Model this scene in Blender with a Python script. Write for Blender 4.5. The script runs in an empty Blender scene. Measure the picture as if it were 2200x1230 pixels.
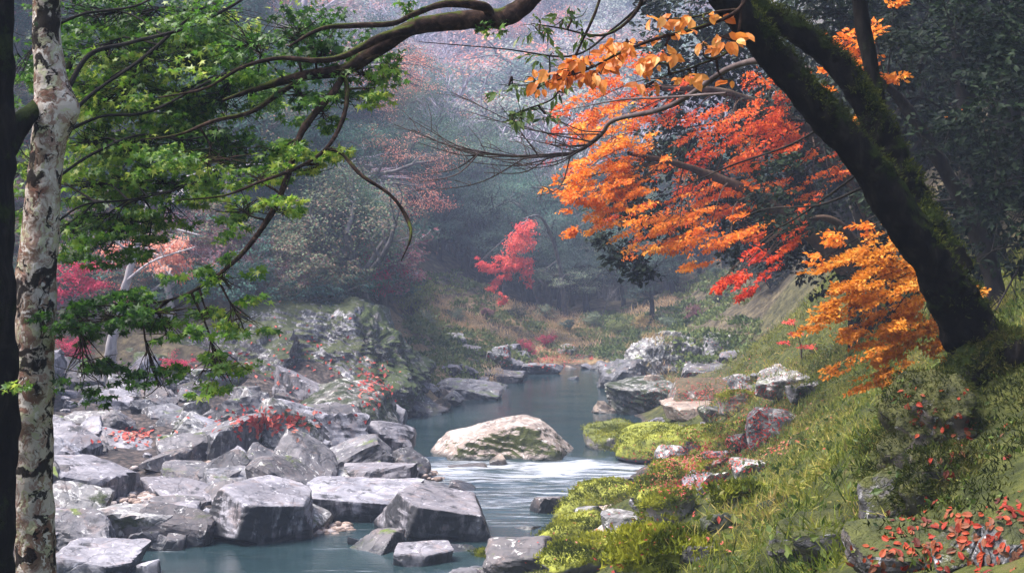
import bpy, math, random
import numpy as np
from mathutils import Vector, Matrix
from mathutils.bvhtree import BVHTree

# ------------------------------------------------------------------ camera, sky, sun, exposure
SC = bpy.context.scene
COL = SC.collection
F, CAMZ, HOR, CX = 3022.0, 5.6, 560.0, 1100.0
cam_data = bpy.data.cameras.new('camera')
cam = bpy.data.objects.new('camera', cam_data)
COL.objects.link(cam)
cam.location = (0, 0, CAMZ)
cam.rotation_euler = (math.radians(90), 0, 0)
cam_data.sensor_width = 36
cam_data.lens = 36 * F / 2200
cam_data.shift_y = -55 / 2200
cam_data.clip_start = 0.05
cam_data.clip_end = 2000
SC.camera = cam

SUN_EL, SUN_AZ = 62.0, -95.0        # azimuth measured from +Y towards +X
world = bpy.data.worlds.new('World')
SC.world = world
world.use_nodes = True
wn = world.node_tree
sky = wn.nodes.new('ShaderNodeTexSky')
sky.sky_type = 'NISHITA'
sky.sun_disc = False
sky.sun_elevation = math.radians(SUN_EL)
sky.sun_rotation = math.radians(SUN_AZ)
sky.air_density = 1.0
sky.dust_density = 4.0
sky.ozone_density = 1.0
wn.links.new(sky.outputs[0], wn.nodes['Background'].inputs[0])
wn.nodes['Background'].inputs[1].default_value = 0.05

sun_data = bpy.data.lights.new('sun', 'SUN')
sun_data.energy = 1.5
sun_data.angle = math.radians(26)
sun_data.color = (1.0, 0.97, 0.94)
sun = bpy.data.objects.new('sun', sun_data)
COL.objects.link(sun)
_e, _a = math.radians(SUN_EL), math.radians(SUN_AZ)
sdir = Vector((math.sin(_a) * math.cos(_e), math.cos(_a) * math.cos(_e), math.sin(_e)))
sun.rotation_euler = sdir.to_track_quat('Z', 'Y').to_euler()
sun.location = sdir * 300

vs = SC.view_settings
vs.view_transform = 'Standard'
vs.look = 'None'
vs.exposure = 2.85
vs.gamma = 1.0
vs.use_curve_mapping = False
SC.render.engine = 'CYCLES'
cy = SC.cycles
cy.max_bounces = 5
cy.diffuse_bounces = 3
cy.glossy_bounces = 2
cy.transmission_bounces = 3
cy.transparent_max_bounces = 4
cy.volume_bounces = 1
cy.use_denoising = True
try:
    cy.denoiser = 'OPENIMAGEDENOISE'
    cy.denoising_input_passes = 'RGB_ALBEDO_NORMAL'
except Exception:
    pass
cy.caustics_reflective = False
cy.caustics_refractive = False


def at(px, py, D):
    """a point D metres ahead of the camera that shows at photo pixel px, py"""
    return np.array([(px - CX) / F * D, D, CAMZ - (py - HOR) / F * D])


# ------------------------------------------------------------------ helpers
def _hash(ix, iy, iz, seed):
    h = (ix.astype(np.int64) * 374761393 + iy.astype(np.int64) * 668265263 +
         iz.astype(np.int64) * 2147483647 + seed * 1274126177) & 0xFFFFFFFF
    h = ((h ^ (h >> 13)) * 1274126177) & 0xFFFFFFFF
    h = h ^ (h >> 16)
    return (h & 0xFFFFFF) / float(0xFFFFFF)


def vnoise(P, seed=0):
    P = np.asarray(P, float)
    i = np.floor(P)
    f = P - i
    f = f * f * f * (f * (f * 6 - 15) + 10)
    i = i.astype(np.int64)
    r = 0
    for dx in (0, 1):
        for dy in (0, 1):
            for dz in (0, 1):
                w = (f[:, 0] if dx else 1 - f[:, 0]) * (f[:, 1] if dy else 1 - f[:, 1]) * (f[:, 2] if dz else 1 - f[:, 2])
                r = r + w * _hash(i[:, 0] + dx, i[:, 1] + dy, i[:, 2] + dz, seed)
    return r * 2 - 1


def fbm(P, octaves=4, seed=0, gain=0.5, lac=2.03):
    r, a, s = 0, 1.0, 1.0
    P = np.asarray(P, float)
    for o in range(octaves):
        r = r + a * vnoise(P * s + o * 17.3, seed + o)
        a *= gain
        s *= lac
    return r


def smooth(a, b, x):
    t = np.clip((np.asarray(x, float) - a) / (b - a), 0, 1)
    return t * t * (3 - 2 * t)


def mesh_np(name, V, faces, mats=(), smooth_sh=False, attrs=None):
    """faces: list of (n,k) index arrays"""
    if isinstance(faces, np.ndarray):
        faces = [faces]
    faces = [f for f in faces if len(f)]
    me = bpy.data.meshes.new(name)
    V = np.ascontiguousarray(V, np.float32)
    me.vertices.add(len(V))
    me.vertices.foreach_set('co', V.ravel())
    nl = sum(f.size for f in faces)
    npoly = sum(len(f) for f in faces)
    me.loops.add(nl)
    me.polygons.add(npoly)
    me.loops.foreach_set('vertex_index', np.concatenate([f.ravel() for f in faces]).astype(np.int32))
    tot = np.concatenate([np.full(len(f), f.shape[1], np.int32) for f in faces])
    start = np.zeros(npoly, np.int32)
    start[1:] = np.cumsum(tot)[:-1]
    me.polygons.foreach_set('loop_start', start)
    me.polygons.foreach_set('use_smooth', np.full(npoly, bool(smooth_sh)))
    for m in mats:
        me.materials.append(m)
    if attrs:
        for k, v in attrs.items():
            a = me.attributes.new(k, 'FLOAT', 'POINT')
            a.data.foreach_set('value', np.ascontiguousarray(v, np.float32))
    me.update(calc_edges=True)
    return me


def put(name, me, parent=None, loc=(0, 0, 0), **props):
    o = bpy.data.objects.new(name, me)
    COL.objects.link(o)
    o.location = loc
    if parent is not None:
        o.parent = parent
    for k, v in props.items():
        o[k] = v
    return o


def thing(name, label, cat, loc=(0, 0, 0), group=None):
    o = bpy.data.objects.new(name, None)
    COL.objects.link(o)
    o.empty_display_size = 0.2
    o.location = loc
    o['label'] = label
    o['category'] = cat
    if group:
        o['group'] = group
    return o


def tag(o, label, cat, group=None):
    o['label'] = label
    o['category'] = cat
    if group:
        o['group'] = group
    return o


class Acc:
    """collects vertices and faces of one mesh"""
    def __init__(self):
        self.V, self.f, self.n = [], {}, 0

    def add(self, V, faces):
        if isinstance(faces, np.ndarray):
            faces = [faces]
        self.V.append(V)
        for f in faces:
            if len(f):
                self.f.setdefault(f.shape[1], []).append(f + self.n)
        self.n += len(V)

    def arrays(self):
        return np.concatenate(self.V), [np.concatenate(v) for v in self.f.values()]

    def mesh(self, name, mats, smooth_sh=False, off=None):
        V, fs = self.arrays()
        if off is not None:
            V = V - np.asarray(off)
        return mesh_np(name, V, fs, mats, smooth_sh)


def catmull(P, n):
    P = np.asarray(P, float)
    if len(P) < 3:
        t = np.linspace(0, 1, n)[:, None]
        return P[0] * (1 - t) + P[-1] * t
    Q = np.vstack([2 * P[0] - P[1], P, 2 * P[-1] - P[-2]])
    seg = np.linspace(0, len(P) - 1, n)
    i = np.minimum(seg.astype(int), len(P) - 2)
    t = (seg - i)[:, None]
    a, b, c, d = Q[i], Q[i + 1], Q[i + 2], Q[i + 3]
    return 0.5 * (2 * b + (c - a) * t + (2 * a - 5 * b + 4 * c - d) * t ** 2 + (3 * b - a - 3 * c + d) * t ** 3)


def tube(path, radii, sides=6, bump=0.0, bscale=3.0, seed=0, cap=True):
    P = np.asarray(path, float)
    n = len(P)
    R_ = np.interp(np.linspace(0, 1, n), np.linspace(0, 1, len(radii)), radii)
    T = np.gradient(P, axis=0)
    T /= np.linalg.norm(T, axis=1)[:, None] + 1e-9
    u = np.cross(T[0], [0.3, 1, 0.2])
    u /= np.linalg.norm(u) + 1e-9
    U = np.zeros_like(P)
    for i in range(n):
        u = u - T[i] * np.dot(u, T[i])
        u /= np.linalg.norm(u) + 1e-9
        U[i] = u
    W = np.cross(T, U)
    a = np.linspace(0, 2 * np.pi, sides, endpoint=False)
    ring = np.cos(a)[None, :, None] * U[:, None, :] + np.sin(a)[None, :, None] * W[:, None, :]
    V = P[:, None, :] + ring * R_[:, None, None]
    V = V.reshape(-1, 3)
    if bump:
        d = fbm(V * bscale, 6, seed, .58)
        V = V + ring.reshape(-1, 3) * (d * bump)[:, None] * np.repeat(R_, sides)[:, None]
    i = np.arange(n - 1)[:, None] * sides
    j = np.arange(sides)[None, :]
    k = (j + 1) % sides
    Q = np.stack([i + j, i + k, i + sides + k, i + sides + j], -1).reshape(-1, 4)
    return V, Q


def frames(N, rng, tdir=None, jitter=0.6):
    """tangent frames for leaves with normals N; tdir = preferred tip direction"""
    n = len(N)
    t = rng.normal(size=(n, 3))
    if tdir is not None:
        t = t * jitter + tdir
    t = t - N * np.sum(t * N, 1)[:, None]
    t /= np.linalg.norm(t, axis=1)[:, None] + 1e-9
    return t, np.cross(N, t)


def norm(a):
    return a / (np.linalg.norm(a, axis=-1, keepdims=True) + 1e-9)


# leaf templates: x across, y along, z out of the leaf
def tmpl_rhomb(w=0.5):
    v = np.array([[0, 0, 0], [w / 2, 0.45, 0.05], [0, 1, -0.06], [-w / 2, 0.45, 0.05]])
    return v, np.array([[0, 1, 2, 3]])


def tmpl_oval(w=0.62):
    y = np.array([0, .18, .45, .75, 1.0])
    h = np.array([0, .42, .5, .34, 0]) * w
    v = [[0, 0, 0]] + [[h[i], y[i], .07] for i in (1, 2, 3)] + [[0, 1.0, -.1]] + [[-h[i], y[i], .07] for i in (3, 2, 1)] + [[0, .45, 0]]
    f = [[8, i, (i + 1) % 8] for i in range(8)]
    return np.array(v), np.array(f)


def tmpl_maple():
    ang = np.radians([-115, -85, -55, -28, 0, 28, 55, 85, 115])
    rad = np.array([.50, .26, .80, .32, 1.0, .32, .80, .26, .50])
    v = [[0, 0.0, 0]] + [[r * math.sin(a) * .95, .12 + r * math.cos(a) * .88, -.10 * r] for a, r in zip(ang, rad)]
    f = [[0, i, i + 1] for i in range(1, 9)]
    return np.array(v), np.array(f)


def tmpl_blade():
    v = np.array([[-.03, 0, 0], [.03, 0, 0], [-.025, .55, .06], [.025, .55, .06], [0, 1, .28]])
    return v, np.array([[0, 1, 3], [0, 3, 2], [2, 3, 4]])


def leaves(P, N, T, B, size, tmpl):
    tv, tf = tmpl
    s = np.asarray(size, float).reshape(-1, 1, 1)
    V = P[:, None, :] + s * (tv[None, :, 0:1] * B[:, None, :] + tv[None, :, 1:2] * T[:, None, :] + tv[None, :, 2:3] * N[:, None, :])
    k = len(tv)
    Fi = (tf[None] + (np.arange(len(P)) * k)[:, None, None]).reshape(-1, tf.shape[1])
    return V.reshape(-1, 3), Fi


# ------------------------------------------------------------------ materials
class NT:
    def __init__(self, name):
        self.m = bpy.data.materials.new(name)
        self.m.use_nodes = True
        self.t = self.m.node_tree
        self.t.nodes.clear()
        self.out = self.t.nodes.new('ShaderNodeOutputMaterial')

    def n(self, kind, ins=None, **kw):
        nd = self.t.nodes.new('ShaderNode' + kind)
        for k, v in kw.items():
            setattr(nd, k, v)
        for k, v in (ins or {}).items():
            self.set(nd, k, v)
        return nd

    def set(self, nd, k, v):
        s = nd.inputs[k]
        if isinstance(v, bpy.types.NodeSocket):
            self.t.links.new(v, s)
        elif isinstance(v, (tuple, list)) and len(v) == 3 and s.type == 'RGBA':
            s.default_value = (*v, 1)
        else:
            s.default_value = v

    def math(self, op, a, b=0.0, clamp=False):
        nd = self.n('Math', operation=op, use_clamp=clamp)
        self.set(nd, 0, a)
        self.set(nd, 1, b)
        return nd.outputs[0]

    def ramp(self, fac, stops, interp='LINEAR'):
        nd = self.n('ValToRGB')
        cr = nd.color_ramp
        cr.interpolation = interp
        while len(cr.elements) < len(stops):
            cr.elements.new(0.5)
        for e, (p, c) in zip(cr.elements, stops):
            e.position = p
            e.color = (*c, 1) if len(c) == 3 else c
        self.set(nd, 0, fac)
        return nd.outputs[0]

    def step(self, v, a, b):
        nd = self.n('MapRange', interpolation_type='SMOOTHSTEP')
        self.set(nd, 0, v)
        self.set(nd, 1, a)
        self.set(nd, 2, b)
        return nd.outputs[0]

    def mix(self, fac, a, b, mode='MIX'):
        nd = self.n('Mix', data_type='RGBA', blend_type=mode)
        self.set(nd, 0, fac)
        self.set(nd, 6, a)
        self.set(nd, 7, b)
        return nd.outputs[2]

    def noise(self, vec, scale, detail=4.0, rough=0.55, dist=0.0):
        nd = self.n('TexNoise', {'Scale': scale, 'Detail': detail, 'Roughness': rough, 'Distortion': dist})
        if vec is not None:
            self.set(nd, 'Vector', vec)
        return nd.outputs[0]

    def mapping(self, vec, scale=(1, 1, 1), rot=(0, 0, 0), loc=(0, 0, 0)):
        nd = self.n('Mapping')
        self.set(nd, 'Vector', vec)
        nd.inputs['Scale'].default_value = scale
        nd.inputs['Rotation'].default_value = rot
        nd.inputs['Location'].default_value = loc
        return nd.outputs[0]

    def finish(self, shader):
        self.t.links.new(shader, self.out.inputs[0])
        return self.m


def leaf_mat(name, stops, nscale=0.6, transl=0.35, rough=0.5, spec=0.3, mixf=0.5, cell=0.0):
    """stops: list of colours, spread over per-leaf chance and patches in the crown"""
    t = NT(name)
    geo = t.n('NewGeometry')
    nz = t.noise(geo.outputs['Position'], nscale, 2.0)
    nz = t.step(nz, 0.3, 0.7)
    if cell:      # each tree of a wood has its own tint
        vc = t.n('TexVoronoi', {'Vector': t.mapping(geo.outputs['Position'], (1, 1, .25)), 'Scale': cell})
        nz = t.n('SeparateColor', {0: vc.outputs['Color']}).outputs[0]
    isl = t.math('FRACT', t.math('ADD', geo.outputs['Random Per Island'], t.n('ObjectInfo').outputs['Random']))
    fac = t.math('ADD', t.math('MULTIPLY', isl, 1 - mixf), t.math('MULTIPLY', nz, mixf))
    k = len(stops)
    col = t.ramp(fac, [(0.08 + 0.84 * i / max(1, k - 1), c) for i, c in enumerate(stops)])
    p = t.n('BsdfPrincipled', {'Base Color': col, 'Roughness': rough, 'Specular IOR Level': spec})
    if transl <= 0:
        return t.finish(p.outputs[0])
    tr = t.n('BsdfTranslucent', {'Color': col})
    mx = t.n('MixShader', {0: transl})
    t.t.links.new(p.outputs[0], mx.inputs[1])
    t.t.links.new(tr.outputs[0], mx.inputs[2])
    return t.finish(mx.outputs[0])


def rock_mat(name, light, dark, moss=0.0, mosscol=((.05, .075, .012), (.13, .17, .025)), lichen=0.3, lichcol=(.62, .6, .58),
             crack=0.5, strata=0.25, wet=True, scale=1.0, stain_shade=0.4, moss_up=0.35, tone=.6):
    t = NT(name)
    geo = t.n('NewGeometry')
    pos = geo.outputs['Position']
    sep = t.n('SeparateXYZ', {0: geo.outputs['Normal']})
    nz = sep.outputs[2]
    big = t.noise(pos, 1.1 * scale, 8.0, 0.62, 0.3)
    col = t.ramp(big, [(0.30, dark), (0.5, tuple(.5 * a + .5 * b for a, b in zip(light, dark))), (0.64, light)])
    rnd = t.n('ObjectInfo').outputs['Random']
    col = t.mix(t.math('MULTIPLY', rnd, tone), col, t.mix(.6, dark, (.115, .078, .062)))
    blot = t.noise(pos, 3.1 * scale, 9.0, 0.7, .8)
    col = t.mix(t.math('MULTIPLY', t.step(blot, .47, .60), .55), col, dark)
    col = t.mix(t.math('MULTIPLY', t.step(t.noise(pos, 2.3 * scale, 6.0, .7, .5), .53, .66), .5), col, (.24, .165, .14))
    fine = t.noise(pos, 14 * scale, 6.0, 0.7)
    col = t.mix(t.math('MULTIPLY', t.step(fine, 0.35, 0.75), 0.5), col, t.mix(0.5, col, dark))
    # bedding planes
    sv = t.mapping(pos, (1.6 * scale, 1.6 * scale, 6 * scale), (0.5, 0.35, 0.2))
    st = t.noise(sv, 1.0, 5.0, 0.6, 0.4)
    stl = t.step(st, 0.50, 0.62)
    col = t.mix(t.math('MULTIPLY', stl, strata), col, dark)
    # joints
    wv = t.n('VectorMath', operation='ADD')
    t.set(wv, 0, pos)
    t.set(wv, 1, t.n('TexNoise', {'Vector': pos, 'Scale': 1.6 * scale, 'Detail': 4.0}).outputs[1])
    vor = t.n('TexVoronoi', {'Vector': wv.outputs[0], 'Scale': 1.5 * scale}, feature='DISTANCE_TO_EDGE')
    cr = t.math('SUBTRACT', 1.0, t.step(vor.outputs[0], 0.0, 0.045))
    col = t.mix(t.math('MULTIPLY', cr, crack), col, (.02, .02, .025))
    # lichen
    if lichen > 0:
        ln = t.noise(pos, 5.5 * scale, 7.0, 0.72, 0.6)
        lm = t.math('MULTIPLY', t.step(ln, 0.62 - 0.16 * lichen, 0.70 - 0.14 * lichen), 0.85)
        col = t.mix(lm, col, lichcol)
    if stain_shade > 0:
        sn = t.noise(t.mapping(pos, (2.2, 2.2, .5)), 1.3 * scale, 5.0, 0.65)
        stp = t.math('SUBTRACT', 1.0, t.step(nz, .15, .6))  # steep faces darkened: shade put into the colour, on top of stain streaks
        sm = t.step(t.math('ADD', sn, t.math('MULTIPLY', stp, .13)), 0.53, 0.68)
        col = t.mix(t.math('MULTIPLY', sm, stain_shade), col, (.024, .024, .028))
    rough = 0.72
    hgt = t.math('ADD', t.math('MULTIPLY', fine, 0.35), t.math('ADD', t.math('MULTIPLY', big, 0.8), t.math('MULTIPLY', st, 0.5)))
    hgt = t.math('SUBTRACT', hgt, t.math('MULTIPLY', cr, 0.6 * crack))
    if moss > 0:
        mn = t.noise(pos, 1.7 * scale, 6.0, 0.65, 0.4)
        v = t.math('ADD', t.math('MULTIPLY', mn, 1.6), t.math('MULTIPLY', nz, moss_up))
        lo = 1.35 - 0.95 * moss
        mm = t.step(v, lo, lo + 0.22)
        mc = t.noise(pos, 6.0, 5.0, 0.7)
        mcol = t.ramp(mc, [(0.3, mosscol[0]), (0.62, mosscol[1])])
        col = t.mix(mm, col, mcol)
        hgt = t.math('ADD', hgt, t.math('MULTIPLY', mm, t.math('MULTIPLY', t.noise(pos, 26.0, 4.0, 0.7), 0.9)))
    bmp = t.n('Bump', {'Strength': 0.55, 'Distance': 0.06, 'Height': hgt})
    p = t.n('BsdfPrincipled', {'Base Color': col, 'Roughness': rough, 'Specular IOR Level': 0.35, 'Normal': bmp.outputs[0]})
    if wet:
        pz = t.n('SeparateXYZ', {0: pos}).outputs[2]
        wn_ = t.math('ADD', pz, t.math('MULTIPLY', big, 0.25))
        wm = t.math('SUBTRACT', 1.0, t.step(wn_, 0.22, 0.36))
        t.set(p, 'Base Color', t.mix(t.math('MULTIPLY', wm, 0.75), col, (.018, .02, .023)))
        t.set(p, 'Roughness', t.math('SUBTRACT', rough, t.math('MULTIPLY', wm, 0.42)))
    return t.finish(p.outputs[0])


def bark_mat(name, stops, scale=(5, 5, 1.2), detail=8.0, moss=0.0, mosscol=(.035, .05, .008), bump=0.6, patches=None):
    t = NT(name)
    geo = t.n('NewGeometry')
    pos = geo.outputs['Position']
    n1 = t.noise(t.mapping(pos, scale), 1.0, detail, 0.65, 0.5)
    col = t.ramp(n1, stops)
    h = n1
    if patches:
        wv = t.n('VectorMath', operation='ADD')
        t.set(wv, 0, t.mapping(pos, (1, 1, .8)))
        t.set(wv, 1, t.n('VectorMath', {0: t.n('TexNoise', {'Vector': pos, 'Scale': 9.0, 'Detail': 5.0}).outputs[1], 'Scale': .16}, operation='SCALE').outputs[0])
        for sc_, lo, hi, c, amt, det in patches:
            pn = t.noise(t.mapping(wv.outputs[0], loc=(sc_ * 3.1, lo * 7, hi * 3)), sc_, det, 0.6, 0.8)
            m_ = t.math('MULTIPLY', t.step(pn, lo, hi), amt)
            col = t.mix(m_, col, c)
            h = t.math('ADD', h, t.math('MULTIPLY', m_, 0.3))
    if moss > 0:
        mn = t.noise(pos, 4.0, 6.0, 0.7)
        up = t.n('SeparateXYZ', {0: geo.outputs['Normal']}).outputs[2]
        v = t.math('ADD', mn, t.math('MULTIPLY', up, 0.22))
        mm = t.step(v, 0.72 - 0.4 * moss, 0.86 - 0.4 * moss)
        mc = t.mix(t.noise(pos, 30.0, 3.0), mosscol, tuple(2.2 * c for c in mosscol))
        col = t.mix(mm, col, mc)
        h = t.math('ADD', h, t.math('MULTIPLY', mm, t.noise(pos, 40.0, 3.0, 0.7)))
    b = t.n('Bump', {'Strength': bump, 'Distance': 0.02, 'Height': h})
    p = t.n('BsdfPrincipled', {'Base Color': col, 'Roughness': 0.92, 'Specular IOR Level': 0.06, 'Normal': b.outputs[0]})
    return t.finish(p.outputs[0])


# ------------------------------------------------------------------ the ground of the valley
def W(px, py, D):
    p = at(px, py, D)
    return (p[0], p[1], p[2])


ctrl = [
    # river bed
    (-6, 20, -.5), (-4, 25.5, -.6), (-2, 27, -.7), (-1.2, 31, -.6), (0, 34, -.5), (1, 37, -.45), (-.5, 40, -.5), (0.5, 43, -.8),
    (0, 48, -1), (1, 54, -1), (2, 60, -.9), (2.4, 67, -.6), (2.8, 71, -.4), (-9, 14, -.4), (-14, 8, -.3),
    # left bank: boulder bar
    (-7.3, 27, 0), (-8.6, 26, .2), (-11, 23.5, .1), (-10, 27, .5), (-16, 24, 1), (-5.6, 28.6, .05), (-3.6, 29.2, .0), (-9, 31, .6), (-6, 33, .6), (-2.7, 32, .05),
    (-2.1, 36, .05), (-3.2, 36, .4), (-12, 36, 1.1), (-7, 38, .85), (-3.3, 41, .1), (-5, 42, .8), (-9, 43, 1.2), (-14, 42, 1.5), (-3.9, 46, .05), (-5.5, 45.5, .8),
    # spur and hillside on the left
    (-3.5, 50, .1), (-4.6, 50.5, 1.6), (-5.6, 51.5, 3.3), (-8, 50, 2.4), (-8, 53, 5.2), (-13, 47.5, 1.8), (-13, 53, 6), (-18, 46, 2.5), (-18, 53, 7.5),
    (-25, 44, 6), (-25, 60, 19), (-13, 62, 12.5), (-8, 58, 5.5), (-5.5, 57, 2.2), (-3.2, 55, .3), (-1.6, 58, .1), (-.4, 62, .1), (.6, 68, .1), (1.6, 73.5, .2),
    (-40, 40, 18), (-40, 75, 38), (-20, 80, 24), (-11, 78, 8.5), (-5, 70, 2.6), (-2.2, 64, 1.0), (-1.5, 72, 1.9), (0, 80, 2.0), (-30, 25, 8), (-24, 10, 3),
    # far side
    (3.4, 75, .3), (6, 80, 1.3), (3, 86, 2.2), (10, 90, 3.4), (0, 96, 3.6), (22, 90, 11), (-24, 115, 30), (0, 120, 6), (12, 120, 7), (36, 120, 20),
    (-4, 165, 11), (-50, 165, 50), (50, 165, 36), (0, 225, 27), (-60, 225, 62), (60, 225, 58), (0, 300, 64), (-80, 300, 100), (80, 300, 100), (0, 420, 135), (-170, 420, 170), (170, 420, 170),
    (-170, 110, 90), (170, 110, 90), (-170, 250, 130), (170, 250, 130), (-95, 110, 75), (-95, 20, 40), (95, 110, 65), (95, 20, 45), (-60, -12, 12), (40, -12, 16), (95, -12, 40), (-95, -12, 30),
    # right bank, waterline
    (-.9, 25.3, 0), (.8, 29.4, 0), (.5, 31.9, 0), (2.7, 36, 0), (3.7, 39, 0), (3.1, 43, 0), (3.4, 51, 0), (4.0, 62, 0), (4.2, 70, .1),
    # right bank, slope
    (-3, 19, .0), (-1.2, 19.5, .7), (0.6, 19.5, 1.2), (1.6, 24, .75), (2.2, 16, 2.3), (4.3, 22, 2.75), (3.0, 15, 3.15), (3.5, 29, 1.1), (4.8, 36, .9), (5.8, 32, 1.75), (5.1, 42.5, .9),
    (5.3, 20, 3.9), (3.2, 12.8, 3.8), (1.95, 9.2, 3.72), (2.65, 9.6, 4.45), (3.4, 10, 4.85), (.6, 10, 3.1), (0, 0, 4.0), (3, 0, 4.7), (-3, 0, 3.4), (-3.2, 9, 2.2), (-5, 12, .4),
    (-9, 3, 1.2), (8, 20, 6.2), (8, 30, 4.6), (8.3, 40, 3.8), (10.4, 50, 3.9), (7.9, 50, 1.4), (6.4, 46, 1.3), (6.9, 40, 2.0), (12, 58, 3.4), (10, 60, 1.8), (8.4, 56, 1.3), (5.6, 56, .6), (8, 63, 1.4), (10.5, 72, 3.0), (14, 60, 7), (12.5, 42, 8.5), (14, 22, 11),
    (22, 42, 19), (20, 66, 13), (30, 20, 24), (6.2, 11, 6.2), (10, 6, 8.5),
]
ctrl = np.array(ctrl, float)


def _tps(c):
    XY = c[:, :2]
    d = np.linalg.norm(XY[:, None] - XY[None], axis=2)
    n = len(c)
    A = np.zeros((n + 3, n + 3))
    A[:n, :n] = d
    A[:n, n] = 1
    A[:n, n + 1:] = XY
    A[n:, :n] = A[:n, n:].T
    A[:n, :n] -= np.eye(n) * 0.02
    b = np.zeros(n + 3)
    b[:n] = c[:, 2]
    return np.linalg.solve(A, b)


_w = _tps(ctrl)


def terr(x, y, rough=True):
    x = np.atleast_1d(np.asarray(x, float))
    y = np.atleast_1d(np.asarray(y, float))
    out = np.zeros(len(x))
    n = len(ctrl)
    for s in range(0, len(x), 20000):
        xs, ys = x[s:s + 20000], y[s:s + 20000]
        d = np.hypot(xs[:, None] - ctrl[None, :, 0], ys[:, None] - ctrl[None, :, 1])
        out[s:s + 20000] = d @ _w[:n] + _w[n] + _w[n + 1] * xs + _w[n + 2] * ys
    if rough:
        P = np.stack([x, y, np.zeros(len(x))], 1)
        amp = smooth(-.1, .8, out)
        far = smooth(60, 120, y)
        out = out + amp * (0.16 * fbm(P * 0.9, 4, 3) + far * 1.6 * fbm(P * 0.06, 3, 9)) - (1 - amp) * 0.05
    return out


def axis(segs):
    a = []
    for lo, hi, st in segs:
        a.append(np.arange(lo, hi, st))
    return np.concatenate(a + [[segs[-1][1]]])


gx = axis([(-170, -94, 8), (-94, -40, 4), (-40, -16, 1.0), (-16, 14, .22), (14, 40, 1.0), (40, 94, 4), (94, 170, 8)])
gy = axis([(-12, 6, 1.0), (6, 56, .25), (56, 90, .6), (90, 160, 2), (160, 420, 5)])
GX, GY = np.meshgrid(gx, gy)
GZ = terr(GX.ravel(), GY.ravel())
nx, ny = len(gx), len(gy)
ii = (np.arange(ny - 1)[:, None] * nx + np.arange(nx - 1)[None, :]).ravel()
GF = np.stack([ii, ii + 1, ii + nx + 1, ii + nx], 1)
GV = np.stack([GX.ravel(), GY.ravel(), GZ], 1)


def tz(x, y):
    """height of the built ground at one spot"""
    i = min(max(int(np.searchsorted(gx, x)) - 1, 0), nx - 2)
    j = min(max(int(np.searchsorted(gy, y)) - 1, 0), ny - 2)
    u = (x - gx[i]) / (gx[i + 1] - gx[i])
    v = (y - gy[j]) / (gy[j + 1] - gy[j])
    k = j * nx + i
    return float((GZ[k] * (1 - u) + GZ[k + 1] * u) * (1 - v) + (GZ[k + nx] * (1 - u) + GZ[k + nx + 1] * u) * v)


def shore(y):      # middle of the river, separates the banks
    return np.interp(y, [0, 15, 22, 26, 30, 36, 42, 50, 60, 70, 80], [-14, -8, -5.5, -3, -1.4, 0.3, 0.2, 0.3, 1.8, 2.6, 3.5])


def zones(x, y, z):
    """share of gravel bar, of moss and grass, of leafy forest soil, of dry grass"""
    left = x < shore(y)
    bar = left & (y < 52) & (z < 2.2)
    P = np.stack([x, y, 0 * x], 1)
    nz_ = fbm(P * .5, 3, 21)
    gravel = np.where(bar, 1.0, 0.0)
    gravel = np.where((z < .15), 1.0, gravel)
    grass = np.where(~left & (y < 62), 1.0 - smooth(40, 62, y) * .6, 0.0) * (1 - gravel) * (1 - smooth(5.2, 6.6, z))
    dry = np.where((y > 52) & (y < 84) & (z < 3.6) & (x < 5), smooth(-.3, .4, nz_), 0.0) * (1 - gravel)
    return gravel, grass, dry


zg, zs, zd = zones(GV[:, 0], GV[:, 1], GV[:, 2])


def ground_material():
    t = NT('valley_ground')
    geo = t.n('NewGeometry')
    pos = geo.outputs['Position']
    a = lambda k: t.n('Attribute', attribute_name=k).outputs['Fac']
    n1 = t.noise(pos, 2.2, 8.0, 0.65)
    n2 = t.noise(pos, 9.0, 6.0, 0.7)
    soil = t.ramp(n1, [(.32, (.02, .018, .013)), (.5, (.07, .055, .035)), (.66, (.15, .12, .07))])
    vor = t.n('TexVoronoi', {'Vector': pos, 'Scale': 7.0})
    grv = t.mix(t.step(n1, .35, .65), (.035, .03, .03), (.12, .09, .08))
    grv = t.mix(t.math('MULTIPLY', t.step(vor.outputs[0], .35, .75), .8), grv, (.018, .017, .018))
    vgr = t.ramp(t.math('ADD', t.math('MULTIPLY', n1, .6), t.math('MULTIPLY', n2, .4)),
                 [(.34, (.012, .014, .005)), (.46, (.035, .042, .010)), (.55, (.075, .08, .018)), (.66, (.10, .075, .035))])
    dry = t.ramp(n2, [(.35, (.10, .075, .035)), (.6, (.36, .24, .13))])
    col = t.mix(a('grass'), soil, vgr)
    col = t.mix(a('dry'), col, dry)
    col = t.mix(a('gravel'), col, grv)
    b = t.n('Bump', {'Strength': .7, 'Distance': .08, 'Height': t.math('ADD', n1, t.math('ADD', n2, t.math('MULTIPLY', vor.outputs[0], -.6)))})
    p = t.n('BsdfPrincipled', {'Base Color': col, 'Roughness': .9, 'Specular IOR Level': .2, 'Normal': b.outputs[0]})
    return t.finish(p.outputs[0])


ground = put('ground', mesh_np('ground', GV, GF, [ground_material()], True, {'gravel': zg, 'grass': zs, 'dry': zd}), kind='structure')

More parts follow.
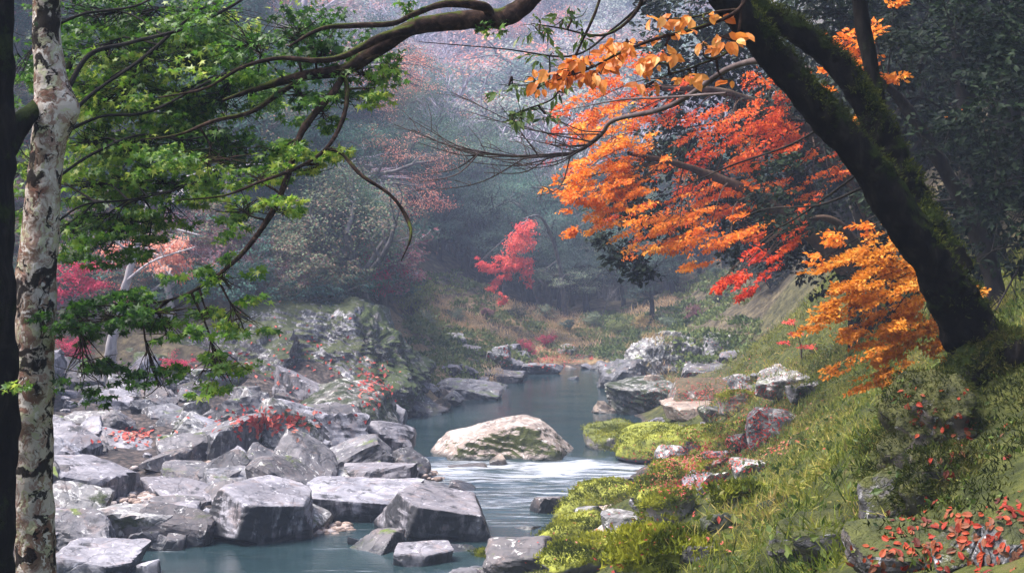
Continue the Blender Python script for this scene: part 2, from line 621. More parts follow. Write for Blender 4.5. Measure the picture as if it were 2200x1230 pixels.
# ------------------------------------------------------------------ the river
wx = axis([(-30, -8, .5), (-8, 8, .1), (8, 12, .5)])
wy = axis([(2, 22, .5), (22, 45, .1), (45, 80, .4)])
WX, WY = np.meshgrid(wx, wy)
Wp = np.stack([WX.ravel(), WY.ravel(), np.zeros(WX.size)], 1)
drop = smooth(38.2, 39.8, Wp[:, 1]) * .10
rapid = smooth(29.5, 33, Wp[:, 1]) * (1 - smooth(38.8, 40, Wp[:, 1]))
wav = fbm(Wp * np.array([.9, 2.4, 1]), 4, 5)
Wp[:, 2] = drop + rapid * .045 * wav + .006 * fbm(Wp * np.array([.8, 1.6, 1]), 3, 8)
foam = smooth(35, 37.8, Wp[:, 1]) * (1 - smooth(38.7, 39.6, Wp[:, 1])) * .17 + rapid * .19 + .17 * smooth(25, 30, Wp[:, 1]) * (1 - smooth(38.5, 39.5, Wp[:, 1]))
nwx = len(wx)
ii = (np.arange(len(wy) - 1)[:, None] * nwx + np.arange(nwx - 1)[None, :]).ravel()


def water_material():
    t = NT('river_water')
    geo = t.n('NewGeometry')
    pos = geo.outputs['Position']
    at_ = t.n('Attribute', attribute_name='foam').outputs['Fac']
    s1 = t.noise(t.mapping(pos, (.55, 3.2, 1), (0, 0, .06)), 1.0, 7.0, .62, .5)
    s2 = t.noise(t.mapping(pos, (2.0, 14, 1), (0, 0, .05)), 1.0, 5.0, .6, .3)
    s = t.math('ADD', t.math('MULTIPLY', s1, .7), t.math('MULTIPLY', s2, .3))
    fm = t.step(t.math('ADD', t.math('MULTIPLY', t.math('SUBTRACT', s, .5), 2.4), at_), .20, .95)
    deep = t.ramp(t.noise(pos, .25, 3.0), [(.35, (.012, .026, .031)), (.65, (.024, .044, .049))])
    col = t.mix(t.math('MULTIPLY', fm, .9), deep, (.62, .63, .70))
    rip = t.noise(t.mapping(pos, (1.4, 4.5, 1)), 1.6, 6.0, .6, .3)
    b = t.n('Bump', {'Distance': .05, 'Height': rip})
    t.set(b, 'Strength', t.math('ADD', .14, t.math('MULTIPLY', at_, 1.1)))
    p = t.n('BsdfPrincipled', {'Base Color': col, 'Specular IOR Level': .5, 'IOR': 1.333, 'Normal': b.outputs[0]})
    t.set(p, 'Roughness', t.math('ADD', .10, t.math('MULTIPLY', fm, .6)))
    return t.finish(p.outputs[0])


river = put('river', mesh_np('river', Wp, np.stack([ii, ii + 1, ii + nwx + 1, ii + nwx], 1), [water_material()], True, {'foam': foam}), kind='structure')


# ------------------------------------------------------------------ rocks
import bmesh
_ico = {}


def ico(sub):
    if sub not in _ico:
        bm = bmesh.new()
        bmesh.ops.create_icosphere(bm, subdivisions=sub, radius=1)
        V = np.array([v.co[:] for v in bm.verts])
        Fc = np.array([[v.index for v in f.verts] for f in bm.faces])
        bm.free()
        _ico[sub] = (norm(V), Fc)
    return _ico[sub]


def rock_shape(seed, planes=None, k=34, sub=4, chips=9, box=True):
    """unit rock: a block cut by planes, as directions times radius, filling the box -1..1"""
    rng = np.random.default_rng(seed)
    d, Fc = ico(sub)
    pl = []
    if planes:
        for nx_, ny_, nz_, h in planes:
            n = np.array([nx_, ny_, nz_], float)
            pl.append((n / np.linalg.norm(n), h))
    if box:
        for ax in range(3):
            for s in (-1, 1):
                n = rng.normal(size=3) * .22
                n[ax] += s
                pl.append((n / np.linalg.norm(n), rng.uniform(.88, 1.05)))
    for _ in range(chips):
        n = rng.normal(size=3)
        n /= np.linalg.norm(n)
        pl.append((n, rng.uniform(.95, 1.22)))
    A = np.zeros(len(d))
    for n, h in pl:
        A += np.maximum(d @ n / h, 0) ** k
    r = A ** (-1.0 / k)
    V = d * r[:, None]
    lo, hi = V.min(0), V.max(0)
    V = (V - (lo + hi) / 2) / ((hi - lo) / 2)
    return V, Fc


def roughen(V, seed, amp, freq, strata=0.0, saxis=(.25, -.1, 1), sfreq=5.0, octv=5):
    """break up the faces of a rock in metres: lumps, and ledges along its bedding"""
    c = V.mean(0)
    dirs = norm(V - c)
    off = fbm((V + seed * 3.7) * freq, octv, seed) * amp
    if strata:
        ax = np.array(saxis, float)
        ax /= np.linalg.norm(ax)
        s = V @ ax * sfreq + 1.3 * fbm((V + seed) * freq * .6, 3, seed + 5)
        fr = s - np.floor(s)
        off += strata * (np.abs(fr - .5) * 2 - .5 + .4 * (_hash(np.floor(s).astype(np.int64), 0 * s.astype(np.int64), 0 * s.astype(np.int64), seed) - .5))
    hd = dirs * np.array([1, 1, .75])
    return V + hd * off[:, None]


RM = {}
RM['grey'] = rock_mat('grey_schist', (.28, .27, .295), (.06, .06, .07), moss=.15, lichen=.3, stain_shade=.9, crack=.4, tone=.7)
RM['white'] = rock_mat('pale_schist', (.46, .44, .48), (.11, .108, .13), lichen=.26, lichcol=(.58, .55, .59), crack=.35, stain_shade=.95, tone=.6)
RM['mossdark'] = rock_mat('dark_moss_blotched_rock', (.30, .29, .28), (.06, .06, .06), moss=.66, mosscol=((.006, .010, .004), (.028, .038, .008)), lichen=.62, lichcol=(.5, .49, .45), moss_up=.05, stain_shade=.6)
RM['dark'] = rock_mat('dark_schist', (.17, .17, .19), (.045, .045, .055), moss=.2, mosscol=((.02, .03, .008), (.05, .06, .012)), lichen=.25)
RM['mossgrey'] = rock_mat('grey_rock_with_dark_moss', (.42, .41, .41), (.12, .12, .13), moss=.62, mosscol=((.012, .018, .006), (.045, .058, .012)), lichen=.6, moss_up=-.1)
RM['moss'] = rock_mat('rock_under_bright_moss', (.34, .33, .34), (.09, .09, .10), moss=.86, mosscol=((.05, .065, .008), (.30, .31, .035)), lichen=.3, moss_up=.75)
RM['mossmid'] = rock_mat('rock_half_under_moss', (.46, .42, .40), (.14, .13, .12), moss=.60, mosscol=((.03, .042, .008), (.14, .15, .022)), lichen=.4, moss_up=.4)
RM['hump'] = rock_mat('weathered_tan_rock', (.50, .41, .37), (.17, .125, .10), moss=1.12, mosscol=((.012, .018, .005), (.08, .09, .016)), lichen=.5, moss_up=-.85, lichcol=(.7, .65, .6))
RM['tan'] = rock_mat('tan_rock', (.48, .38, .31), (.22, .17, .14), lichen=.3, stain_shade=.15)
RM['outcrop'] = rock_mat('lichened_outcrop', (.50, .48, .49), (.12, .12, .13), moss=.25, lichen=.7, stain_shade=.6, strata=.6)
RM['cliff'] = rock_mat('cliff_rock', (.38, .36, .39), (.07, .07, .085), moss=.46, mosscol=((.012, .018, .006), (.05, .06, .015)), lichen=.6, stain_shade=.5, scale=1.3, moss_up=.5)
RM['cliffmoss'] = rock_mat('mossy_cliff_rock', (.30, .29, .30), (.06, .06, .07), moss=.62, mosscol=((.008, .014, .004), (.045, .065, .010)), lichen=.5, stain_shade=.5, scale=1.6, moss_up=.3)
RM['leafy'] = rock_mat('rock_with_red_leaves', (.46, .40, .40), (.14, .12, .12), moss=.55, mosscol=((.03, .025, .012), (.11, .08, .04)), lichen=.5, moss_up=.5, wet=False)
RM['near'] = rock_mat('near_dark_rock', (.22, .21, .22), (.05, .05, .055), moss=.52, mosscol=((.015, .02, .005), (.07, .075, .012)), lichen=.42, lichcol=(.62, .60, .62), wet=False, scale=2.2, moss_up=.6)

TOPR = (.30, -.22, 1, .78)      # a top face dipping to the right and to the viewer
KEY = []
ROCKS = []      # objects that leaves and tufts may lie on


def terr_D(px, py):
    D = np.linspace(6, 90, 1500)
    z = CAMZ - (py - HOR) / F * D
    hit = np.nonzero(terr((px - CX) / F * D, D) >= z)[0]
    return float(D[hit[0]]) if len(hit) else 60.0


def rock(label, box, D, mat='grey', dep=.9, planes=None, seed=0, sub=4, rough=.045, freq=1.6, strata=.018, k=60, chips=8, name='boulder',
         cat='boulder', bury=.15, group=None, smooth_sh=False, boxy=True, sfreq=5.0, saxis=(.25, -.1, 1), dy=None):
    x0, y0, x1, y1 = box
    if D is None:
        D = terr_D((x0 + x1) / 2, y0 + .72 * (y1 - y0)) + .1
    w, h = (x1 - x0) / F * D, (y1 - y0) / F * D
    c = at((x0 + x1) / 2, (y0 + y1) / 2, D)
    sy = dy if dy else dep * w / 2
    top = c[2] + h / 2
    g = tz(c[0], c[1])
    bot = min(c[2] - h / 2, g - bury)
    V, Fc = rock_shape(seed, planes, k, sub, chips, boxy)
    V = V * np.array([w / 2, sy, (top - bot) / 2])
    s = min(w, h) if h > .3 else w * .5
    V = roughen(V, seed, rough * min(2.2, s) / 1.2, freq, strata * min(2, s) / 1.2, saxis, sfreq)
    loc = np.array([c[0], c[1], bot])
    V = V + np.array([0, 0, (top - bot) / 2])
    o = put(name, mesh_np(name, V, Fc, [RM[mat]], smooth_sh), loc=loc)
    tag(o, label, cat, group)
    ROCKS.append(o)
    KEY.append((c[0], c[1], w / 2, sy))
    return o


DK = [(.35, -.25, 1, .62), (-.75, -.75, .12, .80), (.55, -.85, -.12, .72), (1, .1, .05, .95), (-1, .3, 0, .95)]
LB = 'boulders on the left bank'
rock('large wedge boulder with pale sloping top and black right face at the water', (446, 1034, 673, 1176), 28.6, 'white', 1.0, DK, 11, 6, .022, 2.0, .016, 46, 6, group=LB)
rock('long pale slab with dark front lying behind the large wedge boulder', (608, 1030, 905, 1140), 31.2, 'white', .8,
     [(.22, -.2, 1, .45), (.1, -1, -.12, .7), (-.9, -.2, .2, .9)], 12, 6, .025, 1.8, .018, 44, 5, group=LB)
rock('flat topped slab with tall black front reaching into the stream', (795, 1048, 1057, 1188), 28.8, 'white', .8,
     [(.26, -.16, 1, .52), (.12, -1, -.15, .62), (-.8, -.6, .1, .85)], 13, 6, .022, 1.9, .016, 46, 5, group=LB)
rock('white topped boulder left of the large wedge boulder', (293, 1026, 465, 1140), 30.6, 'white', 1.0,
     [(.3, -.5, 1, .6), (-.5, -.9, .1, .8), (.7, -.6, .0, .8)], 14, 5, .03, 2.0, .016, 40, 7, group=LB)
rock('smooth blue grey slab leaning behind the white topped boulder', (333, 992, 462, 1056), 32.6, 'grey', 1.0, [(.35, -.35, 1, .5)], 15, 4, .03, group=LB)
rock('pyramid boulder with black mossy front and white right shoulder', (335, 888, 487, 1004), 36.6, 'mossgrey', 1.0,
     [(.6, -.2, .9, .55), (-.3, -1, .3, .6), (-.8, -.2, .6, .62)], 16, 5, .05, 1.7, .02, 38, 6, group=LB)
rock('white capped stone on the shoulder of the pyramid boulder', (405, 888, 486, 965), 36.9, 'white', 1.0, [(.55, -.3, .8, .5)], 17, 4, .04, group=LB)
rock('huge rounded boulder blotched with black moss below the cliff', (603, 822, 852, 945), 44, 'mossdark', 1.0,
     [(-.7, -.3, .8, .75), (.25, -.35, 1, .8), (-1, -.2, .3, .85), (.9, -.2, .35, .85), (0, -1, .15, .8), (0, 1, 0, .9), (0, 0, -1, .9)], 18, 5, .10, 1.5, .02, 12, 10, group=LB, boxy=False)
rock('broad pale slab under the huge rounded boulder at the pool edge', (672, 914, 864, 992), 41.6, 'white', 1.0,
     [(.2, -.5, 1, .5), (.7, -.6, -.1, .75)], 19, 5, .04, 1.3, .035, 40, 6, group=LB)
rock('upright dark boulder at the top of the rapids', (820, 961, 924, 1052), 36.2, 'dark', .9, [(.6, -.3, .8, .6), (-.6, -.7, .4, .75)], 20, 5, .05, group=LB)
rock('pale stone leaning on the upright dark boulder', (838, 998, 900, 1052), 35.2, 'white', .9, None, 21, 4, .06, group=LB)
rock('flat grey stone jutting into the rapids', (880, 1027, 985, 1080), 34.2, 'grey', .9, [(.25, -.4, 1, .5)], 22, 4, .05, group=LB)
rock('small dark stone at the tip of the left bank in the rapids', (965, 1032, 1032, 1068), 34.4, 'dark', .9, [(.5, -.2, 1, .5)], 23, 4, .06, group=LB)
rock('pale block with cracked face under the cliff foot', (172, 836, 302, 926), 42.2, 'white', .9, [(.3, -.4, 1, .7), (.2, -1, .2, .7)], 24, 5, .05, group=LB)
rock('round pale boulder touching the mottled trunk near the cliff', (104, 838, 176, 900), 43, 'white', .9, None, 25, 4, .05, k=16, group=LB)
rock('grey leaning block right of the cracked pale block', (280, 868, 405, 945), 40.4, 'grey', .9, [(.4, -.4, .9, .6)], 26, 5, .05, group=LB)
rock('mossy grey rock behind the mottled trunk at mid bank', (110, 922, 205, 1008), 37.2, 'mossgrey', .9, [(.4, -.4, .9, .6)], 27, 4, .06, group=LB)
rock('pale folded boulder left of the pyramid boulder', (200, 918, 345, 1016), 36.2, 'white', .9, [(.35, -.5, .9, .55), (-.6, -.6, .4, .7)], 28, 5, .06, group=LB)
rock('flat dark undercut ledge beside the mottled trunk', (116, 998, 238, 1062), 33.4, 'dark', 1.1, [(.1, -.25, 1, .5), (.1, -1, -.4, .7)], 29, 4, .05, group=LB)
rock('tilted smooth grey slab standing on its edge', (180, 1040, 292, 1106), 31.8, 'grey', .9, [(-.4, -.5, .8, .4)], 30, 4, .03, group=LB)
rock('grey boulder with rounded face right of the mottled trunk', (104, 1062, 190, 1168), 29.6, 'grey', 1.0, [(.5, -.4, .8, .7)], 31, 5, .05, k=24, group=LB)
rock('low brown grey rock at the edge of the near water', (172, 1128, 292, 1176), 28.2, 'dark', 1.0, [(.3, -.3, 1, .5)], 32, 4, .05, group=LB)
rock('black wet rock at the left end of the near water', (268, 1138, 345, 1190), 27.4, 'dark', .9, None, 33, 4, .06, group=LB)
rock('small wet stone in front of the large wedge boulder', (340, 1146, 398, 1188), 27.4, 'grey', .9, None, 34, 4, .06, group=LB)
rock('pale striped slab at the bottom edge beside the mottled trunk', (104, 1162, 305, 1250), 25.6, 'white', .8, [(.25, -.35, 1, .5)], 35, 5, .04, 1.5, .05, group=LB)
rock('small pale stone at the tip of the striped slab', (292, 1202, 344, 1240), 25.3, 'white', .9, None, 36, 4, .06, group=LB)
rock('low grey wedge in the water before the black fronted slab', (726, 1143, 868, 1214), 27.2, 'grey', .9, [(-.45, -.4, .9, .5), (.9, -.4, .1, .8)], 37, 5, .035, 1.5, .04, group=LB)
rock('square grey block in the near stream', (843, 1168, 975, 1236), 26.2, 'white', .9, [(.1, -.2, 1, .7), (.7, -.7, 0, .8)], 38, 5, .05, group=LB)
rock('low dark stone at the foot of the black fronted slab', (940, 1170, 1034, 1210), 27.2, 'grey', .9, [(.2, -.3, 1, .6)], 39, 4, .05, group=LB)
rock('white flat stone beside the pebble patch', (478, 953, 566, 998), 37.6, 'white', .9, [(.2, -.5, 1, .5)], 40, 4, .04, group=LB)
rock('dark jagged rock left of the pebble patch', (548, 938, 682, 1004), 38, 'dark', .8, [(.5, -.3, .9, .55)], 41, 5, .06, group=LB)
rock('pale humped stone below the white flat stone', (436, 974, 560, 1036), 35.2, 'white', .9, None, 42, 4, .06, k=20, group=LB)
rock('jumbled grey rock behind the long pale slab', (556, 978, 700, 1042), 35.0, 'grey', .8, [(.4, -.4, .8, .6)], 43, 5, .09, group=LB)
rock('grey rock wedged between long slab and pebble patch', (688, 996, 812, 1046), 34.6, 'white', .8, [(.45, -.4, .9, .55)], 44, 4, .07, group=LB)
rock('round grey stone under the pool edge slab', (838, 972, 884, 1008), 39, 'grey', .9, None, 45, 4, .05, k=14, group=LB)
rock('small tan rounded stone beside the large wedge boulder', (664, 1106, 702, 1150), 29.4, 'tan', .9, None, 46, 4, .05, k=12, group=LB)
rock('tiny dark rock in the near stream left of the grey wedge', (748, 1148, 812, 1172), 28, 'dark', .8, None, 47, 4, .06, group=LB)
rock('pale rock face at the cliff foot above the pyramid boulder', (436, 830, 570, 914), 45.5, 'grey', .7, [(.1, -1, .35, .7)], 48, 5, .06, group=LB)
rock('low ledge strewn with red leaves at the cliff foot', (478, 868, 632, 934), 43.4, 'leafy', .9, [(.1, -.4, 1, .5)], 49, 4, .06, group=LB)
rock('red leaf covered rock between grey block and pyramid boulder', (252, 920, 345, 962), 38.6, 'leafy', .9, [(.1, -.4, 1, .5)], 50, 4, .06, group=LB)
rock('mossy square boulder on the pool edge right of the huge boulder', (782, 868, 858, 930), 45.2, 'mossgrey', .9, None, 51, 4, .06, group=LB)
rock('narrow grey rock between tilted slab and white topped boulder', (222, 1088, 310, 1140), 30, 'grey', .9, [(.4, -.4, .8, .6)], 52, 4, .06, group=LB)
rock('grey boulder behind the tilted smooth slab', (222, 1000, 330, 1050), 33.6, 'grey', .9, [(-.3, -.4, .9, .6)], 53, 4, .07, group=LB)
rock('dark boulder with mossy crown beneath the cracked pale block', (130, 884, 262, 944), 40, 'mossgrey', .9, None, 54, 4, .07, group=LB)
rock('pale rock between the pebble patch and the square pool slab', (742, 968, 838, 1012), 38.6, 'white', .9, [(.4, -.4, .9, .6)], 55, 4, .06, group=LB)

# midstream and far banks
rock('big tan and moss boulder lying midstream across the pool outlet', (896, 897, 1292, 1014), 40.2, 'hump', .5,
     [(-.42, -.12, 1, .62), (-1.3, -.35, 1, .74), (1.7, -.2, 1, .96), (.3, -.1, 1, .9), (0, -1, .30, .80), (0, 1, .2, .9), (0, 0, -1, .9)], 61, 6, .06, 1.6, .02, 22, 7, boxy=False)
rock('low tan stone in the white water of the rapids', (958, 998, 1046, 1024), 37.9, 'tan', .9, [(0, -.3, 1, .5)], 62, 4, .05, k=18)
rock('small tan stone right of the low tan rapids stone', (1030, 1002, 1060, 1020), 38.2, 'tan', .9, None, 63, 3, .05, k=18)
rock('brown round stone at the foot of the midstream boulder', (1050, 975, 1092, 1004), 38.9, 'tan', .9, None, 64, 4, .05, k=14)
rock('bright moss mound right of the midstream boulder', (1322, 912, 1492, 1002), 39.4, 'moss', .9, [(-.4, -.4, .9, .75)], 65, 5, .06, 1.4, 0, 10, 5, smooth_sh=True)
rock('mossy saddle of rock joining midstream boulder and bank', (1252, 904, 1402, 985), 41.6, 'mossmid', .8, [(-.3, -.3, 1, .6)], 66, 5, .07, 1.4, .02, 14, 5, smooth_sh=True)
rock('dark craggy boulder overhanging the right side of the pool', (1300, 808, 1462, 908), 51.4, 'mossdark', .9, [(.1, -.3, 1, .75), (-1, -.2, -.15, .85), (.1, -1, -.12, .8)], 67, 5, .09, 1.3, .05, 22, 8)
rock('tan stone sitting on the dark craggy boulder', (1378, 803, 1420, 836), 51.8, 'tan', .9, None, 68, 4, .05, k=16)
OC = 'rocks of the pale outcrop'
rock('tallest fluted rock of the pale outcrop at its left end', (1322, 720, 1452, 845), 62, 'outcrop', .8, [(-.7, -.4, .6, .75), (.1, -1, .2, .8)], 69, 5, .10, 1.5, .05, 26, 8, group=OC, saxis=(1, .2, .2))
rock('dark low rock at the water under the pale outcrop', (1280, 768, 1396, 846), 61, 'dark', .8, [(-.5, -.4, .8, .6)], 70, 4, .10, group=OC)
rock('rounded rock on top of the pale outcrop', (1396, 706, 1494, 795), 63.5, 'outcrop', .8, None, 71, 4, .09, group=OC)
rock('middle block of the pale outcrop with dark clefts', (1432, 726, 1548, 815), 62.2, 'outcrop', .8, [(.1, -1, .1, .7)], 72, 5, .10, group=OC, saxis=(1, .2, .2))
rock('pale right block of the outcrop with slanted top', (1508, 712, 1608, 790), 61.5, 'outcrop', .8, [(.3, -.5, .9, .6)], 73, 4, .07, group=OC)
rock('low flat slab under the right block of the outcrop', (1462, 770, 1580, 818), 58, 'grey', .8, [(-.2, -.5, 1, .5)], 74, 4, .06, group=OC)
rock('small pale stone below the slanted block of the outcrop', (1545, 752, 1602, 784), 58, 'white', .8, None, 75, 4, .07, group=OC)
GL = 'grey rocks along the far left shore of the pool'
rock('grey ribbed rock at the spur foot on the pool shore', (852, 846, 962, 914), 50.5, 'dark', .9, [(.6, -.4, .8, .5)], 76, 5, .09, 1.5, .06, 30, 6, group=GL)
rock('long grey ribbed ledge on the far left shore', (905, 812, 1080, 882), 56.6, 'grey', .7, [(.35, -.3, 1, .5)], 77, 5, .07, 1.4, .07, 30, 6, group=GL, sfreq=4)
rock('smooth rounded grey rock at the end of the ribbed ledge', (1022, 790, 1128, 836), 63.5, 'grey', .8, [(.45, -.3, 1, .5)], 78, 4, .05, group=GL)
rock('low grey shelf beyond the smooth rounded shore rock', (1100, 780, 1210, 812), 69, 'grey', .7, None, 79, 4, .08, group=GL)
rock('pale pointed rock on the far beach of the pool', (1248, 780, 1282, 806), 72, 'white', .8, [(.5, -.3, .8, .4)], 80, 4, .06, group=GL)
rock('tan stone on the far beach left of the pointed rock', (1212, 784, 1244, 806), 72, 'tan', .8, None, 81, 4, .06, group=GL)
rock('dark islet rock in the far part of the pool', (1208, 806, 1248, 834), 65.5, 'dark', .8, None, 82, 4, .07)
rock('flat pale shoal right of the dark islet', (1196, 824, 1298, 844), 63.5, 'grey', .5, [(0, -.2, 1, .5)], 83, 4, .05)
rock('small flat stone in the pool left of the dark islet', (1156, 828, 1184, 840), 63, 'dark', .8, None, 84, 3, .05)
rock('dark mossy boulder at the red leaf patch on the far beach', (1198, 738, 1236, 776), 76, 'mossgrey', .8, None, 85, 4, .08)
rock('pale green lichened rock in the dry grass of the far slope', (930, 712, 1002, 762), 70, 'outcrop', .8, None, 86, 4, .08)
rock('mossy rock in the dry grass above the ribbed ledge', (1040, 740, 1102, 790), 67, 'mossgrey', .8, None, 87, 4, .08)

# right bank
RB = 'mossy rocks on the right bank'
MS = dict(group=RB, smooth_sh=True, k=12, chips=6, strata=.0, rough=.16, freq=2.2)
rock('grey wet rock at the tip of the right bank', (1138, 1062, 1228, 1118), None, 'grey', .9, None, 101, 4, .07, group=RB)
rock('moss capped block at the tip of the right bank', (1190, 1032, 1362, 1122), None, 'moss', .8, [(-.1, -.4, 1, .8), (.1, -1, -.05, .75)], 102, 5, **MS)
rock('tall grey cleft rock in the middle of the right bank', (1362, 1050, 1492, 1172), None, 'mossmid', .8, [(-.1, -1, .2, .7)], 103, 5, .08, 1.6, .05, 22, 8, group=RB)
rock('dark mossy block left of the tall cleft rock', (1286, 1092, 1392, 1160), None, 'mossgrey', .9, None, 104, 4, .08, group=RB)
rock('green hummock at the waterline below the moss capped block', (1142, 1108, 1296, 1182), None, 'moss', .9, None, 105, 5, **MS)
rock('grey lichened rock at the bottom of the right bank', (1036, 1152, 1196, 1246), None, 'grey', .9, [(-.3, -.5, .9, .7)], 106, 5, .09, 1.6, .05, 22, 8, group=RB)
rock('small bright moss hump at the bottom waterline', (1006, 1174, 1082, 1240), None, 'moss', .9, [(-.5, -.3, .9, .7)], 107, 4, **MS)
rock('wide moss mound at the bottom of the right bank', (1168, 1132, 1372, 1250), None, 'moss', .8, [(-.3, -.5, .9, .75)], 108, 5, **MS)
rock('moss mound in front of the tall cleft rock', (1318, 1142, 1500, 1262), None, 'moss', .8, [(-.3, -.5, .9, .75)], 109, 5, **MS)
rock('yellow moss shelf sprinkled with red leaves above the bank tip', (1362, 985, 1540, 1092), None, 'moss', .8, [(-.5, -.4, .9, .7)], 110, 5, **MS)
rock('moss shoulder below the pale pebbly rocks', (1472, 896, 1622, 1000), None, 'moss', .8, [(-.5, -.4, .9, .7)], 111, 5, **MS)
rock('black and white speckled rock on the grassy slope', (1602, 872, 1722, 968), None, 'outcrop', .8, None, 112, 5, .12, group=RB)
rock('white lichened rock heap at the top of the leafy slope', (1622, 784, 1752, 880), None, 'outcrop', .8, [(-.4, -.4, .9, .7)], 113, 5, .14, group=RB)
rock('green mossy block on the leafy slope', (1538, 836, 1622, 906), None, 'mossmid', .8, None, 114, 4, .09, group=RB)
rock('rosy flat slab on the leafy slope behind the moss mound', (1418, 852, 1552, 902), None, 'tan', 1.2, [(-.1, -.3, 1, .4)], 115, 4, .04, group=RB)
rock('mossy rock with red leaves right of the rosy slab', (1440, 812, 1602, 868), None, 'leafy', .8, [(-.3, -.4, 1, .6)], 116, 4, .09, group=RB)
rock('grey lichen rock low on the grass slope', (1540, 1040, 1632, 1116), None, 'mossmid', .8, None, 117, 4, .1, group=RB)
for i_, (bx_, m_, lab_) in enumerate([((1230, 1085, 1300, 1125), 'mossdark', 'black mossy rock under the moss capped block'), ((1420, 1010, 1500, 1050), 'mossgrey', 'grey black rock poking through the yellow moss shelf'),
                                      ((1505, 1095, 1590, 1160), 'mossdark', 'dark rock at the lower edge of the grass'), ((1240, 1160, 1330, 1215), 'mossgrey', 'blotched rock between the bottom moss mounds'), ((1455, 1165, 1540, 1235), 'mossdark', 'dark rock at the bottom edge below the cleft rock'),
                                      ((1560, 925, 1628, 975), 'mossdark', 'dark rock left of the black and white speckled rock'), ((1570, 985, 1650, 1040), 'mossgrey', 'blotched rock under the speckled rock'), ((1690, 820, 1765, 880), 'mossgrey', 'blotched rock right of the white rock heap'),
                                      ((1500, 870, 1560, 915), 'mossdark', 'small dark rock beside the rosy flat slab'), ((1620, 1060, 1690, 1110), 'mossdark', 'dark rock half hidden in the grass slope'), ((1105, 1128, 1165, 1165), 'mossdark', 'dark wet rock at the water below the green hummock'),
                                      ((1560, 800, 1640, 845), 'outcrop', 'pale rock at the upper edge of the leafy slope')]):
    rock(lab_, bx_, None, m_, .9, None, 150 + i_, 4, .1, group=RB)
rock('pale lichened stone amid the red leaves of the slope', (1500, 1008, 1572, 1060), None, 'outcrop', .8, None, 118, 4, .1, group=RB)
rock('grey pebbly rock below the moss shoulder', (1402, 950, 1502, 1010), None, 'outcrop', .8, None, 119, 4, .1, group=RB)

# near rocks at the foot of the leaning tree
NR = 'dark rocks in the near right corner'
rock('dark squared stone at the bottom edge of the grass slope', (1690, 1130, 1812, 1262), None, 'near', .8, [(.0, -.25, 1, .8), (.3, -1, 0, .8)], 131, 5, .05, 5, .03, 34, 8, group=NR, bury=.05, sfreq=9)
rock('mossy slanting stone behind the dark squared stone', (1648, 1092, 1838, 1262), None, 'near', .7, [(-.5, -.4, .9, .7)], 132, 5, .12, 4, .05, 26, 8, group=NR, bury=.05)
rock('brown rock with white lichen patches under the mossy hump', (1846, 998, 1985, 1180), None, 'near', .8, [(-.5, -.6, .5, .75)], 133, 5, .06, 5, .03, 26, 8, group=NR, bury=.05)
rock('flat mossy rock strewn with red leaves at the bottom edge', (1815, 1128, 2052, 1270), None, 'near', .8, [(0, -.5, 1, .5)], 134, 5, .16, 4, .05, 24, 8, group=NR, bury=.05)
rock('pale sided rock at the right bottom corner', (2008, 1092, 2150, 1260), None, 'near', .8, [(-.7, -.5, .5, .75)], 135, 5, .06, 5, .03, 26, 8, group=NR, bury=.05)
rock('dark rock with fallen leaves at the right edge', (2100, 1100, 2260, 1270), None, 'near', .8, [(0, -.5, 1, .6)], 136, 5, .06, 5, .03, 22, 8, group=NR, bury=.05)
RM['nearmoss'] = rock_mat('near_moss', (.16, .14, .10), (.04, .035, .03), moss=.72, mosscol=((.012, .015, .004), (.075, .075, .014)), lichen=.25, wet=False, scale=2.5, moss_up=.4, crack=.1)
rock('mossy hump of earth and rock under the leaning trunk', (1888, 826, 2120, 1040), None, 'nearmoss', .9, [(-.4, -.4, .9, .75), (-.6, -.9, .1, .8)], 137, 5, .26, 2.6, .10, 20, 10, group=NR, bury=.05, smooth_sh=True)
rock('mossy rock behind the white patched stone', (1920, 960, 2090, 1120), None, 'nearmoss', .9, [(-.3, -.7, .7, .75)], 138, 5, .24, 3.0, .10, 20, 10, group=NR, bury=.05, smooth_sh=True)

# cliffs of the spur
rock('bare grey and mossy cliff of the rocky spur above the pool', (500, 640, 905, 900), 51.5, 'cliff', 1, [(.9, -.15, .42, .66), (-.1, -1, .45, .62), (.05, -.25, 1, .75)], 141, 6, .13, 1.1, .05, 22, 10, name='cliff', cat='cliff', dy=3.2)
rock('green mossy buttress where the spur meets the pool', (690, 655, 922, 890), 51, 'cliffmoss', 1, [(.78, -.25, .62, .42), (-.15, -1, .45, .6), (.2, -.5, 1, .8)], 142, 6, .20, 1.3, .07, 30, 10, name='cliff', cat='cliff', dy=2.2)
rock('grey cliff foot behind the boulder bar', (360, 690, 640, 890), 49.8, 'cliff', 1, [(-.1, -1, .5, .62)], 143, 5, .14, 1.1, .06, 22, 10, name='cliff', cat='cliff', dy=2.4)
rock('overgrown cliff behind the pale leaning snag', (60, 720, 400, 880), 49, 'cliffmoss', 1, [(-.1, -1, .6, .62)], 144, 5, .14, 1.1, .05, 22, 10, name='cliff', cat='cliff', dy=2.4)

